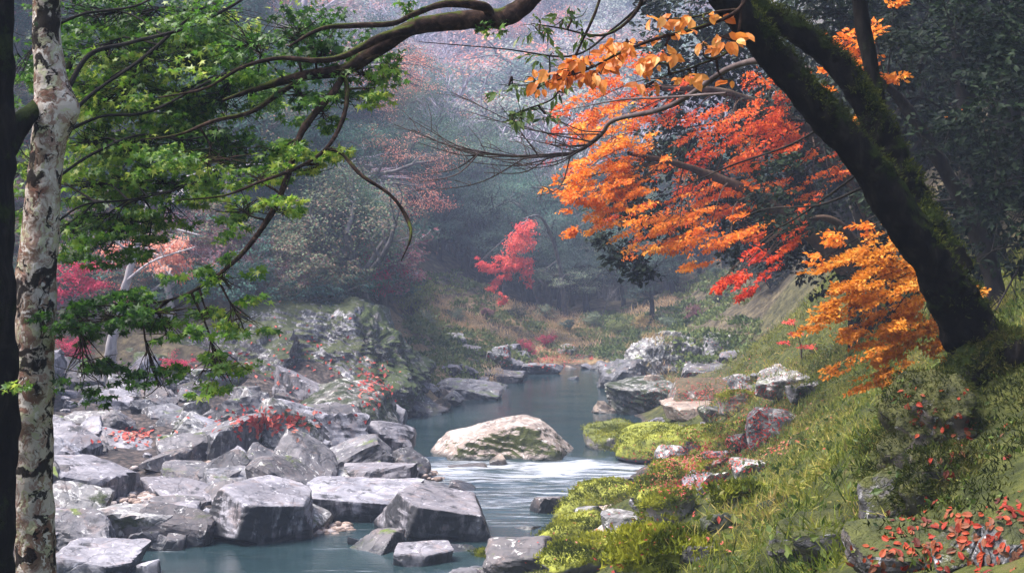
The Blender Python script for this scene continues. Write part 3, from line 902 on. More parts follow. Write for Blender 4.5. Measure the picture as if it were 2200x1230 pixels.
# smaller stones lying between the boulders, all much alike
rng = np.random.default_rng(77)
stone_meshes = []
for i in range(8):
    V, Fc = rock_shape(300 + i, None, 30, 3, 8)
    V = roughen(V * np.array([1, .8, .55]), 300 + i, .10, 1.5, .05)
    stone_meshes.append(mesh_np('stone', V, Fc, [RM[['white', 'grey', 'white', 'tan', 'grey', 'dark', 'white', 'grey'][i]]]))
blk = []
for i in range(10):
    rs = np.random.default_rng(900 + i)
    t_ = rs.uniform(-.5, .5, 2)
    V, Fc = rock_shape(400 + i, [(t_[0], t_[1] - .25, 1, .55), (rs.uniform(-.8, .8), -1, rs.uniform(-.2, .3), .7)], 44, 4, 5)
    V = roughen(V * np.array([1, .85, .66]), 400 + i, .05, 1.6, .03)
    blk.append(mesh_np('boulder', V, Fc, [RM[['white', 'grey', 'white', 'grey', 'white', 'mossgrey', 'grey', 'dark', 'white', 'grey'][i]]]))
n = miss = 0
while n < 175:
    y = rng.uniform(27, 47) if n % 3 else rng.uniform(26.5, 33)
    x = rng.uniform(-20, -2)
    if x > shore(y) - 2.0 or x < (-260 - 1100) / F * y:
        continue
    z = tz(x, y)
    if z < -.02 or z > 2.6:
        continue
    s = .42 + .85 * rng.random() ** 1.5
    if any(abs(x - k[0]) < k[2] * .7 + s * .3 and -k[3] * .9 - s * .75 < y - k[1] < k[3] * .45 for k in KEY):
        miss += 1
        if miss > 9000:
            break
        continue
    o = put('boulder', blk[int(rng.integers(10))], loc=(x, y, z + s * .22))
    o.scale = (s, s * rng.uniform(.8, 1.1), s * rng.uniform(.7, 1.1))
    o.rotation_euler = (rng.normal() * .34, rng.normal() * .36, rng.normal() * .7)
    tag(o, 'angular middling boulder lying between the larger boulders of the left bank', 'boulder', 'middling boulders of the left bank')
    ROCKS.append(o)
    n += 1
n = 0
while n < 120:
    y = rng.uniform(26.5, 47)
    x = rng.uniform(-16, -2)
    if x > shore(y) - 1.3 or x < (40 - 1100) / F * y:
        continue
    z = tz(x, y)
    if z < -.06 or z > 2.4:
        continue
    s = .1 + .3 * rng.random() ** 1.6
    if any(abs(x - k[0]) < k[2] and abs(y - k[1] + .3) < k[3] for k in KEY):
        continue
    o = put('stone', stone_meshes[int(rng.integers(8))], loc=(x, y, z + s * .12))
    o.scale = (s, s * rng.uniform(.7, 1.1), s * rng.uniform(.7, 1.3))
    o.rotation_euler = (rng.normal() * .3, rng.normal() * .3, rng.uniform(0, 6.28))
    tag(o, 'small loose stone wedged among the boulders of the left bank', 'stone', 'small stones of the left bank')
    ROCKS.append(o)
    n += 1
n = 0
while n < 46:
    y = rng.uniform(50, 74)
    x = shore(y) - rng.uniform(1.5, 4.5) if rng.random() < .7 else shore(y) + rng.uniform(1.4, 3)
    z = tz(x, y)
    if z < -.1 or z > 1.2:
        continue
    s = rng.uniform(.25, .7)
    o = put('stone', stone_meshes[int(rng.integers(8))], loc=(x, y, z + s * .1))
    o.scale = (s, s, s * rng.uniform(.7, 1.1))
    o.rotation_euler = (rng.normal() * .25, rng.normal() * .25, rng.uniform(0, 6.28))
    tag(o, 'small grey stone on the shore of the far pool', 'stone', 'small stones round the pool')
    n += 1
n = 0
while n < 60:
    y = rng.uniform(23, 44)
    x = shore(y) + rng.uniform(2.2, 7)
    z = tz(x, y)
    if z < -.05 or x > (1720 - 1100) / F * y or z > 2.6:
        continue
    s = rng.uniform(.12, .4)
    o = put('stone', stone_meshes[int(rng.integers(8))], loc=(x, y, z + s * .1))
    o.scale = (s, s, s * rng.uniform(.7, 1.1))
    o.rotation_euler = (rng.normal() * .25, rng.normal() * .25, rng.uniform(0, 6.28))
    tag(o, 'small stone half sunk in the moss of the right bank', 'stone', 'small stones of the right bank')
    ROCKS.append(o)
    n += 1

def short(lab):
    import re
    q = re.split(r' (?:with|at|lying|left|right|behind|under|below|beside|on|touching|reaching|jutting|leaning|in|above|between|strewn|before|standing|beneath|wedged|joining|overhanging|sitting|across|where|along|of|amid|low|sprinkled|half) ', lab)
    return ' '.join((q[0] if len(q[0].split()) > 1 or len(q) < 2 else lab).split()[:7])


ORD = ['nearest', 'second nearest', 'third nearest', 'fourth nearest', 'fifth nearest', 'sixth nearest', 'seventh nearest', 'eighth nearest', 'ninth nearest', 'tenth nearest', 'eleventh nearest', 'twelfth nearest', 'thirteenth nearest', 'fourteenth nearest', 'fifteenth nearest', 'sixteenth nearest']
TONE = {'white': 'pale', 'grey': 'grey', 'dark': 'dark', 'tan': 'tan', 'mossgrey': 'moss blotched'}
tone_of = {RM[k].name: v for k, v in TONE.items()}
keys = [(o, np.array(o.location[:2])) for o in ROCKS if not str(o.get('label', '')).startswith(('small loose', 'angular middling', 'small stone', 'small grey stone'))]
heads = {}
for o, _ in keys:
    heads.setdefault(short(o['label']), []).append(o)
keys = [(o, p) for o, p in keys if len(heads[short(o['label'])]) == 1]
bunch = {}
for o in [q for q in COL.objects if str(q.get('label', '')).startswith(('small loose', 'angular middling', 'small stone', 'small grey stone'))]:
    p = np.array(o.location[:2])
    d = [np.linalg.norm((p - kp) * np.array([1, .6])) for _, kp in keys]
    ko, kp = keys[int(np.argmin(d))]
    dx, dy = p - kp
    rel = ('right of' if dx > 0 else 'left of') if abs(dx) > .6 * abs(dy) else ('behind' if dy > 0 else 'in front of')
    kind_ = 'angular boulder' if o.name.startswith('boulder') else 'small stone'
    bunch.setdefault((kind_, tone_of.get(o.data.materials[0].name, 'grey'), rel, short(ko['label'])), []).append((min(d), o))
for (kind_, tn, rel, head), lst in bunch.items():
    lst.sort(key=lambda t_: t_[0])
    for i, (_, o) in enumerate(lst):
        o['label'] = f'{tn} {kind_}, {ORD[min(i, 15)]} {rel} the {head}'

# pebbles of the two gravel patches
peb = Acc()
tv, tfc = ico(2)
for (px, py, D, rx, ry, cnt) in ((705, 965, 39, 1.0, 1.6, 420), (470, 1015, 33.8, .9, .7, 160), (240, 1098, 30.5, .8, .6, 120), (720, 1150, 29.2, .5, .4, 90), (905, 1000, 36.6, .6, .5, 90), (400, 1135, 29, .9, .5, 120), (230, 1085, 31, 1.2, 1.0, 200), (300, 1120, 29.5, 1.0, .8, 160)):
    c = at(px, py, D)
    for _ in range(cnt):
        x, y = c[0] + rng.normal() * rx * .6, c[1] + rng.normal() * ry * .6
        s = rng.uniform(.05, .12)
        V = tv * np.array([s, s * rng.uniform(.6, 1), s * .6]) * (1 + .15 * rng.normal(size=(len(tv), 1)))
        peb.add(V + np.array([x, y, tz(x, y) + .03 + rng.uniform(0, .08)]), tfc)
pm = NT('pebbles')
g_ = pm.n('NewGeometry')
pcol = pm.ramp(g_.outputs['Random Per Island'], [(0, (.16, .11, .09)), (.4, (.28, .20, .165)), (.7, (.34, .27, .24)), (1, (.40, .35, .34))])
pp = pm.n('BsdfPrincipled', {'Base Color': pcol, 'Roughness': .8})
pm.finish(pp.outputs[0])
gravel = put('gravel', peb.mesh('gravel', [pm.m], True), kind='stuff', label='pinkish river pebbles lying in patches between the left boulders', category='gravel')

# ------------------------------------------------------------------ trees: wood and leaf materials
WOOD = {
    'grey': bark_mat('grey_bark', [(.3, (.05, .045, .045)), (.6, (.16, .145, .15)), (.75, (.24, .22, .22))]),
    'pale': bark_mat('pale_bark', [(.3, (.16, .14, .14)), (.5, (.36, .33, .34)), (.7, (.5, .47, .47))]),
    'lilac': bark_mat('lilac_twigs', [(.3, (.24, .20, .24)), (.6, (.40, .35, .42)), (.75, (.50, .45, .51))]),  # lilac twigs, paled so their colour carries some of the far haze
    'dark': bark_mat('dark_bark', [(.3, (.008, .007, .007)), (.55, (.028, .024, .022)), (.75, (.06, .052, .045))]),
    'brown': bark_mat('brown_bark', [(.3, (.03, .02, .015)), (.55, (.085, .055, .04)), (.75, (.15, .11, .085))]),
}
LEAF = {
    'evergreen': leaf_mat('evergreen_leaves', [(.003, .006, .004), (.006, .013, .007), (.013, .024, .011), (.026, .040, .016)], .5, .2, .6, .2),
    'bluegreen': leaf_mat('blue_green_leaves', [(.008, .022, .020), (.022, .052, .042), (.05, .10, .072), (.09, .15, .10)], .3, .2),
    'greygreen': leaf_mat('grey_green_leaves', [(.06, .09, .06), (.13, .18, .11), (.22, .26, .16), (.30, .33, .20)], .3, .25),
    'hazegreen': leaf_mat('haze_paled_far_leaves', [(.07, .14, .12), (.14, .23, .19), (.24, .31, .25), (.34, .37, .31), (.40, .33, .34), (.44, .24, .26)], .05, .25, .6, .2, .72, .11),  # paled: part of the distance haze is put into these colours
    'woodgreen': leaf_mat('mixed_green_wood_leaves', [(.008, .028, .026), (.02, .07, .058), (.05, .13, .095), (.08, .17, .11), (.14, .19, .10), (.24, .13, .10)], .3, .25, .6, .2, .72, .16),
    'yellowgreen': leaf_mat('yellow_green_leaves', [(.06, .09, .02), (.13, .17, .035), (.22, .25, .06), (.28, .27, .08)], .4, .3),
    'orange': leaf_mat('orange_maple_leaves', [(.62, .11, .012), (.78, .21, .016), (.86, .31, .025), (.90, .45, .06)], .7, .4, .5, .2),
    'redorange': leaf_mat('red_orange_maple_leaves', [(.50, .035, .015), (.68, .10, .015), (.79, .19, .018), (.85, .31, .03)], .55, .4, .5, .2),
    'scarlet': leaf_mat('scarlet_maple_leaves', [(.44, .02, .014), (.64, .055, .016), (.76, .11, .02), (.80, .20, .03)], .9, .4, .5, .2),
    'amber': leaf_mat('amber_maple_leaves', [(.36, .10, .010), (.54, .18, .014), (.66, .26, .022), (.72, .36, .05)], .8, .4, .5, .2),
    'red': leaf_mat('red_maple_leaves', [(.50, .03, .045), (.70, .07, .07), (.80, .13, .10), (.85, .20, .12)], .6, .4, .5, .2),
    'crimson': leaf_mat('crimson_leaves', [(.28, .012, .04), (.50, .03, .09), (.66, .07, .14)], .8, .4, .5, .2),
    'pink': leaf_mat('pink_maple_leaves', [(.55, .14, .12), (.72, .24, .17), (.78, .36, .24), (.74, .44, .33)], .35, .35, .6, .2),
    'dusky': leaf_mat('dusky_purple_twigs', [(.10, .03, .05), (.20, .07, .09), (.30, .13, .14), (.34, .20, .18)], .6, .3, .7, .1),
    'straw': leaf_mat('straw_leaves', [(.20, .13, .05), (.36, .24, .10), (.48, .34, .16)], .6, .3, .7, .1),
    'mapleg': leaf_mat('green_maple_leaves', [(.014, .045, .007), (.035, .105, .011), (.085, .20, .020), (.20, .32, .035), (.44, .48, .09)], .9, .55, .42, .4, .5),
}
T_R, T_R3, T_O, T_M, T_B = tmpl_rhomb(.55), tmpl_rhomb(.3), tmpl_oval(), tmpl_maple(), tmpl_blade()


def skeleton(rng, kind):
    """paths (points, radii) and twig points of a tree about 1 high"""
    K = dict(
        broad=dict(tr=.42, n=(9, 6, 4), ang=(55, 50, 45), ratio=(.62, .55, .5), trop=.10, wob=.16),
        maple=dict(tr=.36, n=(9, 6, 4), ang=(62, 48, 42), ratio=(.85, .5, .45), trop=-.02, wob=.16),
        bare=dict(tr=.40, n=(8, 6, 5), ang=(42, 40, 38), ratio=(.75, .6, .55), trop=.07, wob=.15),
        barefar=dict(tr=.40, n=(7, 5, 3), ang=(42, 40, 38), ratio=(.75, .6, .55), trop=.07, wob=.15),
        shrub=dict(tr=.10, n=(12, 5, 3), ang=(38, 40, 45), ratio=(4.5, .45, .5), trop=.04, wob=.2),
    )[kind]
    paths, tips = [], []

    def br(p, d, L, r, lev):
        ns = 6 if lev < 2 else 4
        pts = [p]
        dd = d
        for _ in range(ns):
            dd = dd + rng.normal(size=3) * K['wob'] * (1 if lev else .5)
            if lev:
                dd = dd + np.array([0, 0, K['trop']])
                if kind == 'maple':
                    dd = dd * np.array([1, 1, .86])
            dd = dd / np.linalg.norm(dd)
            p = p + dd * L / ns
            pts.append(p)
        pts = np.array(pts)
        paths.append((pts, (r, r * .45 if lev < 3 else r * .3), lev))
        if lev == 3:
            tips.append(pts[1:])
            return
        for i in range(K['n'][lev]):
            t = rng.uniform(.25 if lev else .45, 1.0) if i else 1.0
            q = pts[0] * 0 + np.array([np.interp(t * ns, np.arange(ns + 1), pts[:, a]) for a in range(3)])
            ax = rng.normal(size=3)
            ax -= dd * np.dot(ax, dd)
            ax /= np.linalg.norm(ax)
            a = math.radians(K['ang'][lev] * rng.uniform(.6, 1.3))
            nd = dd * math.cos(a) + ax * math.sin(a)
            if lev == 0 and kind == 'maple':
                nd[2] = abs(nd[2]) * .6 + .1
            if kind == 'shrub' and lev == 0:
                nd[2] = abs(nd[2]) + .2
            nd /= np.linalg.norm(nd)
            br(q, nd, L * K['ratio'][lev] * rng.uniform(.7, 1.15) * (1 - .25 * t * (lev == 0)), r * (.5 if lev else .55) * (1.15 - .5 * t), lev + 1)

    br(np.zeros(3), np.array([rng.normal() * .1, rng.normal() * .1, 1.0]), K['tr'], .026 if kind != 'shrub' else .012, 0)
    return paths, tips


def proto(seed, kind, leaf_n, leaf_s, H, flat=.3, sides=4, twigs=True):
    """arrays of wood and of leaves for a tree H high; leaf_n leaves per twig of length leaf_s"""
    rng = np.random.default_rng(seed)
    paths, tips = skeleton(rng, kind)
    top = max(p[0][:, 2].max() for p in paths)
    s = H / top
    wood = Acc()
    for pts, (r0, r1), lev in paths:
        if lev == 3 and not twigs:
            continue
        rr = (max(r0 * s, .012), max(r1 * s, .008)) if kind != 'barefar' else (max(r0 * s, .05), max(r1 * s, .035))
        wood.add(*tube(pts * s, rr, sides if lev < 2 else 3))
    LV = None
    if leaf_n:
        T = np.concatenate(tips) * s
        P = np.repeat(T, max(1, int(round(leaf_n / 4))), axis=0)
        sg = .045 * H
        P = P + rng.normal(size=P.shape) * np.array([sg, sg, sg * flat])
        c = P.mean(0)
        N = norm(rng.normal(size=P.shape) * .5 + norm(P - c - np.array([0, 0, -.1 * H])) * .8 + np.array([0, 0, .6]))
        out = norm(P - c) + np.array([0, 0, -.5])
        t, b = frames(N, rng, out, .6)
        LV = leaves(P, N, t, b, leaf_s * rng.uniform(.7, 1.3, len(P)), T_R)
    return wood.arrays(), LV


PROTO = {}


def get_proto(kind, var, dens, ls, H):
    key = (kind, var, dens, ls, H)
    if key not in PROTO:
        (wv, wf), lv = proto(var * 13 + len(kind) * 101, kind, dens, ls, H)
        PROTO[key] = ((wv, wf), lv, mesh_np('trunk', wv, wf, [WOOD['grey']], True), mesh_np('crown', lv[0], lv[1], [LEAF['evergreen']]) if lv else None)
    return PROTO[key]


def over(o, m):
    s = o.material_slots[0]
    s.link = 'OBJECT'
    s.material = m


def tree(label, px, top, D, kind, leaf, wood='grey', var=0, dens=12, ls=.22, wide=1.0, rot=None, group='trees on the slopes of the gorge', cat='tree',
         name='tree', H0=8.0, base=None, lean=(0, 0)):
    x = (px - CX) / F * D
    zb = tz(x, D) if base is None else base
    zt = CAMZ - (top - HOR) / F * D
    h = max(zt - zb, 1.0)
    if not leaf:
        dens, ls = 0, .1
    elif H0 == 8.0:
        dens, ls = (44, .10) if D < 110 else (12, .22)
    elif H0 == 4.0:
        dens, ls = 14, .16
    elif H0 == 3.0:
        dens, ls = 14, .13
    _, _, tm, cm = get_proto(kind, var, dens, ls, H0)
    o = thing(name, label, cat, (x, D, zb - .1), group)
    sc_ = h / H0
    o.scale = (sc_ * wide, sc_ * wide, sc_)
    o.rotation_euler = (lean[0], lean[1], var * 1.7 + px * .013 if rot is None else rot)
    t = put('trunk', tm, o)
    over(t, WOOD[wood])
    if cm and leaf:
        c = put('crown', cm, o)
        over(c, LEAF[leaf])
    return o


# far woods that read as one mass
def wood_mass(name, label, spots, kind, leaf, wood, dens, ls, H, seed, variants=4):
    """one uncountable wood: the same few trees set by geometry nodes on many spots"""
    rng = np.random.default_rng(seed)
    n = len(spots)
    V = np.array([(x, y, tz(x, y) - .2) for x, y, _, _ in spots])
    me = bpy.data.meshes.new(name)
    me.vertices.add(n)
    me.vertices.foreach_set('co', V.astype(np.float32).ravel())
    var = rng.integers(variants, size=n)
    at_ = me.attributes.new('variant', 'INT', 'POINT')
    at_.data.foreach_set('value', var.astype(np.int32))
    at_ = me.attributes.new('turn', 'FLOAT', 'POINT')
    at_.data.foreach_set('value', rng.uniform(0, 6.28, n).astype(np.float32))
    at_ = me.attributes.new('size', 'FLOAT_VECTOR', 'POINT')
    at_.data.foreach_set('vector', np.array([(h / H * w, h / H * w, h / H) for _, _, h, w in spots], np.float32).ravel())
    me.update()
    ng = bpy.data.node_groups.new(name, 'GeometryNodeTree')
    ng.interface.new_socket('Geometry', in_out='INPUT', socket_type='NodeSocketGeometry')
    ng.interface.new_socket('Geometry', in_out='OUTPUT', socket_type='NodeSocketGeometry')
    nd = ng.nodes
    gi, go, jn = nd.new('NodeGroupInput'), nd.new('NodeGroupOutput'), nd.new('GeometryNodeJoinGeometry')

    def attr(nm, ty):
        q = nd.new('GeometryNodeInputNamedAttribute')
        q.data_type = ty
        q.inputs[0].default_value = nm
        return q.outputs[0]

    a_var, a_turn, a_size = attr('variant', 'INT'), attr('turn', 'FLOAT'), attr('size', 'FLOAT_VECTOR')
    rot = nd.new('ShaderNodeCombineXYZ')
    ng.links.new(a_turn, rot.inputs[2])
    mats = [WOOD[wood]] + ([LEAF[leaf]] if leaf else [])
    for v in range(variants):
        _, _, tm, cm = get_proto(kind, v, dens, ls, H)
        cmp_ = nd.new('FunctionNodeCompare')
        cmp_.data_type = 'INT'
        cmp_.operation = 'EQUAL'
        ng.links.new(a_var, cmp_.inputs[2])
        cmp_.inputs[3].default_value = v
        tj = nd.new('GeometryNodeJoinGeometry')
        for pm_, mm_ in zip((tm, cm), mats):
            src = bpy.data.objects.new('tree_shape', pm_)
            oi = nd.new('GeometryNodeObjectInfo')
            oi.inputs[0].default_value = src
            sm = nd.new('GeometryNodeSetMaterial')
            sm.inputs['Material'].default_value = mm_
            ng.links.new(oi.outputs['Geometry'], sm.inputs['Geometry'])
            ng.links.new(sm.outputs[0], tj.inputs[0])
        ip = nd.new('GeometryNodeInstanceOnPoints')
        ng.links.new(gi.outputs[0], ip.inputs['Points'])
        ng.links.new(cmp_.outputs[0], ip.inputs['Selection'])
        ng.links.new(tj.outputs[0], ip.inputs['Instance'])
        ng.links.new(rot.outputs[0], ip.inputs['Rotation'])
        ng.links.new(a_size, ip.inputs['Scale'])
        ng.links.new(ip.outputs[0], jn.inputs[0])
    ng.links.new(jn.outputs[0], go.inputs[0])
    for m_ in mats:
        me.materials.append(m_)
    o = put(name, me, kind='stuff', label=label, category='woodland')
    md = o.modifiers.new('trees', 'NODES')
    md.node_group = ng
    return o


rng = np.random.default_rng(5)


def spots(n, y0, y1, p0, p1, h0, h1, w=1.0, dmin=3.0, zmax=999, zmin=.8):
    out, tries = [], 0
    while len(out) < n and tries < n * 60:
        tries += 1
        y = math.sqrt(rng.uniform(y0 * y0, y1 * y1))
        px = rng.uniform(p0, p1)
        x = (px - CX) / F * y
        if any((x - q[0]) ** 2 + (y - q[1]) ** 2 < dmin * dmin for q in out):
            continue
        z = tz(x, y)
        if z < zmin or z > zmax:
            continue
        out.append((x, y, rng.uniform(h0, h1), w * rng.uniform(.85, 1.2)))
    return out


wood_mass('evergreen_wood', 'dark blue green evergreen wood covering the far valley floor', spots(80, 88, 130, 780, 1750, 6, 10, 1.1), 'broad', 'woodgreen', 'grey', 44, .10, 8.0, 1)
wood_mass('hollow_wood', 'dark blue wood closing the hollow at the river bend', spots(90, 84, 104, 860, 1640, 3.5, 6.5, 1.2, 1.8), 'broad', 'bluegreen', 'dark', 44, .10, 8.0, 21)
wood_mass('hillside_wood', 'hazy grey green wood on the far hillside', spots(300, 130, 345, 500, 1640, 9, 14, 1.25, 5.0), 'broad', 'hazegreen', 'grey', 12, .22, 8.0, 2)
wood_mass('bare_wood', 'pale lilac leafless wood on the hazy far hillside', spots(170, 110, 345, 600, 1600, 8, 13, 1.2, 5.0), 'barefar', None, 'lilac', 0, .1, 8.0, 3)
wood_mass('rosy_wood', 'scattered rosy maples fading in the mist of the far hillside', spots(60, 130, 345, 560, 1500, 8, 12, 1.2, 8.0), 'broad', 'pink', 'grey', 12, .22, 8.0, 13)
wood_mass('spur_wood', 'dark evergreen wood on the upper slope of the left spur', spots(130, 54, 88, -350, 840, 4, 7, 1.2, 2.2), 'broad', 'woodgreen', 'grey', 44, .10, 8.0, 4)
wood_mass('spur_thicket', 'tangle of leafless lilac twigs on the left spur', spots(40, 62, 90, 50, 800, 3, 5, 1.2), 'bare', None, 'lilac', 0, .1, 8.0, 5)
wood_mass('spur_undergrowth', 'dark bushes and hanging herbs clothing the lower slope of the left spur', spots(240, 48, 66, -350, 840, 1.0, 2.2, 1.4, .8, 999, 3.7), 'shrub', 'woodgreen', 'grey', 14, .13, 3.0, 7)
wood_mass('spur_brush', 'brownish dry brush between the dark bushes of the left spur', spots(120, 48, 70, -350, 840, 1.0, 2.0, 1.3, 1.0, 999, 3.5), 'shrub', 'dusky', 'lilac', 6, .12, 3.0, 8)
wood_mass('bank_undergrowth', 'dark bushes on the far right bank above the outcrop', spots(50, 64, 82, 1640, 1950, 1.2, 3.0, 1.3, 1.2, 999, 2.2), 'shrub', 'evergreen', 'dark', 14, .13, 3.0, 9)
wood_mass('right_slope_wood', 'dark evergreen wood on the shaded right slope', spots(70, 26, 75, 1830, 2600, 5, 9, 1.2), 'broad', 'evergreen', 'dark', 44, .10, 8.0, 6)

# trees one can tell apart, from the left spur across to the right bank
tree('pink orange maple high on the left spur behind the green branches', 585, 175, 74, 'maple', 'pink', 'grey', 1, 26, .15, 1.2)
tree('salmon maple at the top of the left spur below the arching limb', 690, 35, 86, 'maple', 'pink', 'grey', 2, 26, .15, 1.3)
tree('small red maple on the spur right of the pink orange one', 640, 150, 80, 'maple', 'redorange', 'grey', 3, 15, .15, .8)
tree('coral maple beside the dark green round tree on the spur', 785, 250, 73, 'maple', 'pink', 'grey', 4, 22, .15, .9)
for i_, (px_, top_, D_, lf_, wd_, lab_) in enumerate([
    (500, 60, 84, 'pink', 1.2, 'pale pink maple glimpsed through the green branches at upper left'), (560, 290, 68, 'redorange', .8, 'small orange maple low on the spur behind the green branches'),
    (720, 300, 76, 'dusky', 1.2, 'mauve tree on the spur left of the coral maple'), (700, 380, 66, 'pink', .9, 'faded pink maple above the cliff'), (620, 400, 62, 'straw', .8, 'straw yellow tree above the dark bushes of the cliff'),
    (760, 190, 92, 'dusky', 1.3, 'tall mauve tree high on the spur'), (840, 120, 120, 'pink', 1.2, 'pink maple at the head of the spur in the haze'), (930, 340, 110, 'dusky', 1.3, 'mauve tree left of the far hollow'),
    (1010, 120, 210, 'redorange', 1.1, 'faint red maple near the top of the far hill'), (1120, 200, 180, 'dusky', 1.3, 'mauve tree on the middle of the far hill'), (1230, 330, 120, 'red', 1.0, 'dim red maple behind the left tip of the orange maple'),
    (1290, 480, 100, 'dusky', 1.1, 'brownish tree in the gap under the orange boughs'), (450, 440, 60, 'dusky', 1.1, 'purple twiggy tree above the pale snag')]):
    tree(lab_, px_, top_, D_, 'maple' if i_ % 3 else 'broad', lf_, 'lilac', i_ % 4, 26 if D_ < 110 else 14, .15 if D_ < 110 else .22, wd_)
tree('dark green round tree on the shoulder of the spur', 870, 235, 82, 'broad', 'bluegreen', 'grey', 1, 26, .15, 1.1)
tree('second dark green tree lower on the shoulder of the spur', 820, 330, 78, 'broad', 'bluegreen', 'grey', 2, 26, .15, 1.2)
tree('pale rosy maple high on the far hill in the haze', 955, 150, 190, 'maple', 'pink', 'grey', 1, 14, .22, 1.1)
tree('rosy maple at the left top of the far hill', 905, 230, 150, 'maple', 'pink', 'grey', 2, 14, .22, .9)
tree('lilac leafless tree in the middle of the far hill', 985, 245, 165, 'bare', None, 'lilac', 1, 0, .1, 1.3)
tree('tall lilac leafless tree left of the hanging red maple', 1040, 300, 140, 'bare', None, 'lilac', 2, 0, .1, 1.3)
tree('broad grey green tree behind the hanging red maple', 1060, 390, 96, 'broad', 'greygreen', 'grey', 3, 26, .15, 1.3)
tree('blue green tree at the left of the dark valley floor', 960, 440, 92, 'broad', 'bluegreen', 'grey', 0, 26, .15, 1.3)
tree('spreading pale green tree right of the hanging red maple', 1180, 520, 86, 'maple', 'greygreen', 'grey', 3, 26, .15, 1.5)
tree('leafless grey tree above the spreading pale green tree', 1200, 430, 90, 'bare', None, 'grey', 0, 0, .1, 1.3)
tree('pink topped maple at the upper middle behind the hanging leaves', 1235, 30, 200, 'maple', 'pink', 'grey', 0, 14, .22, 1.4)
tree('rosy leafless tree behind the orange maple', 1150, 330, 140, 'bare', None, 'lilac', 3, 0, .1, 1.4)
tree('round yellow green bush on the edge of the dark hollow', 885, 564, 66, 'shrub', 'yellowgreen', 'grey', 1, 16, .16, .8, cat='bush', name='bush', H0=3.0)
tree('dusky red twiggy bush on the crest of the spur', 762, 470, 60, 'shrub', 'dusky', 'grey', 2, 16, .14, 1.0, cat='bush', name='bush', H0=3.0)
tree('crimson bush just below the dusky red one', 778, 508, 59, 'shrub', 'crimson', 'grey', 3, 9, .14, .7, cat='bush', name='bush', H0=3.0)
tree('straw yellow bush at the crest of the spur', 742, 500, 58, 'shrub', 'straw', 'grey', 0, 12, .14, .7, cat='bush', name='bush', H0=3.0)
tree('purple twiggy thicket right of the crimson bush', 830, 480, 62, 'shrub', 'dusky', 'lilac', 0, 6, .12, 1.3, cat='bush', name='bush', H0=3.0)
tree('dark evergreen bush overhanging the cliff', 640, 470, 55, 'broad', 'bluegreen', 'grey', 0, 26, .15, 1.5, cat='bush', name='bush', H0=4.0)
tree('blue green bush on top of the mossy buttress', 770, 560, 54, 'broad', 'bluegreen', 'grey', 1, 22, .15, 1.5, cat='bush', name='bush', H0=4.0)
tree('dark spreading bush at the left end of the cliff top', 500, 500, 55, 'broad', 'bluegreen', 'grey', 2, 26, .15, 1.4, cat='bush', name='bush', H0=4.0)
tree('shadowy bush above the pale leaning snag', 380, 520, 54, 'broad', 'bluegreen', 'grey', 3, 26, .15, 1.4, cat='bush', name='bush', H0=4.0)
tree('peach leaved sapling beside the pale leaning snag', 370, 500, 50, 'maple', 'pink', 'pale', 2, 6, .13, .9, H0=4.0)
tree('small leafless tree standing in the far shrubs', 1295, 600, 84, 'bare', None, 'grey', 1, 0, .1, 1.1)
tree('dark evergreen tree right of the small leafless tree', 1400, 520, 80, 'broad', 'bluegreen', 'dark', 2, 26, .15, 1.1)
tree('dark evergreen tree at the left of the shaded far bank', 1270, 500, 92, 'broad', 'bluegreen', 'dark', 1, 26, .15, 1.0)
tree('dark evergreen tree above the pale outcrop', 1540, 560, 82, 'broad', 'bluegreen', 'dark', 3, 26, .15, 1.2)
tree('tall dark evergreen in the far hollow behind the hanging red maple', 1110, 520, 98, 'broad', 'bluegreen', 'dark', 0, 26, .15, 1.1)
tree('crimson seedling at the foot of the cliff', 380, 745, 47.5, 'shrub', 'crimson', 'brown', 1, 8, .09, 1.5, cat='bush', name='bush', H0=3.0)
tree('crimson seedling beside the mottled trunk under the cliff', 150, 720, 47, 'shrub', 'crimson', 'brown', 2, 8, .09, 1.3, cat='bush', name='bush', H0=3.0)
SHR = 'low bushes along the far bank'
for i, (px, top, D, lf, w, lab) in enumerate([
    (1170, 672, 82, 'greygreen', 1.3, 'grey green bush at the left of the far bank'),
    (1225, 690, 80, 'bluegreen', 1.4, 'blue green bush nearest the dark mossy boulder on the far bank'),
    (1275, 680, 81, 'greygreen', 1.5, 'wide grey green bush in the middle of the far bank'),
    (1330, 672, 79, 'yellowgreen', 1.4, 'yellowish bush under the small leafless tree'),
    (1385, 670, 78, 'straw', 1.4, 'straw coloured bush left of the pale outcrop'),
    (1430, 665, 76, 'greygreen', 1.4, 'grey green bush behind the tallest outcrop rock'),
    (1490, 668, 75, 'dusky', 1.4, 'dusky brown bush behind the middle of the outcrop'),
    (1550, 660, 74, 'evergreen', 1.4, 'dark bush behind the right end of the outcrop'),
    (1110, 690, 80, 'evergreen', 1.4, 'dark bush below the hanging red maple'),
    (1040, 672, 78, 'dusky', 1.3, 'brown bush on the far slope below the hollow'),
    (980, 668, 74, 'greygreen', 1.3, 'pale bush above the dry grass slope'),
    (915, 650, 70, 'greygreen', 1.3, 'pale green bush right behind the mossy buttress'),
    (880, 620, 68, 'bluegreen', 1.2, 'blue green bush above the mossy buttress edge'),
    (1180, 728, 77, 'crimson', 1.4, 'low crimson bush by the far beach'),
    (1130, 742, 74, 'crimson', 1.2, 'low crimson patch at the dry grass end'),
]):
    tree(lab, px, top, D, 'shrub', lf, 'grey', i % 4, 16, .15, w * .8, group=SHR, cat='bush', name='bush', H0=3.0)


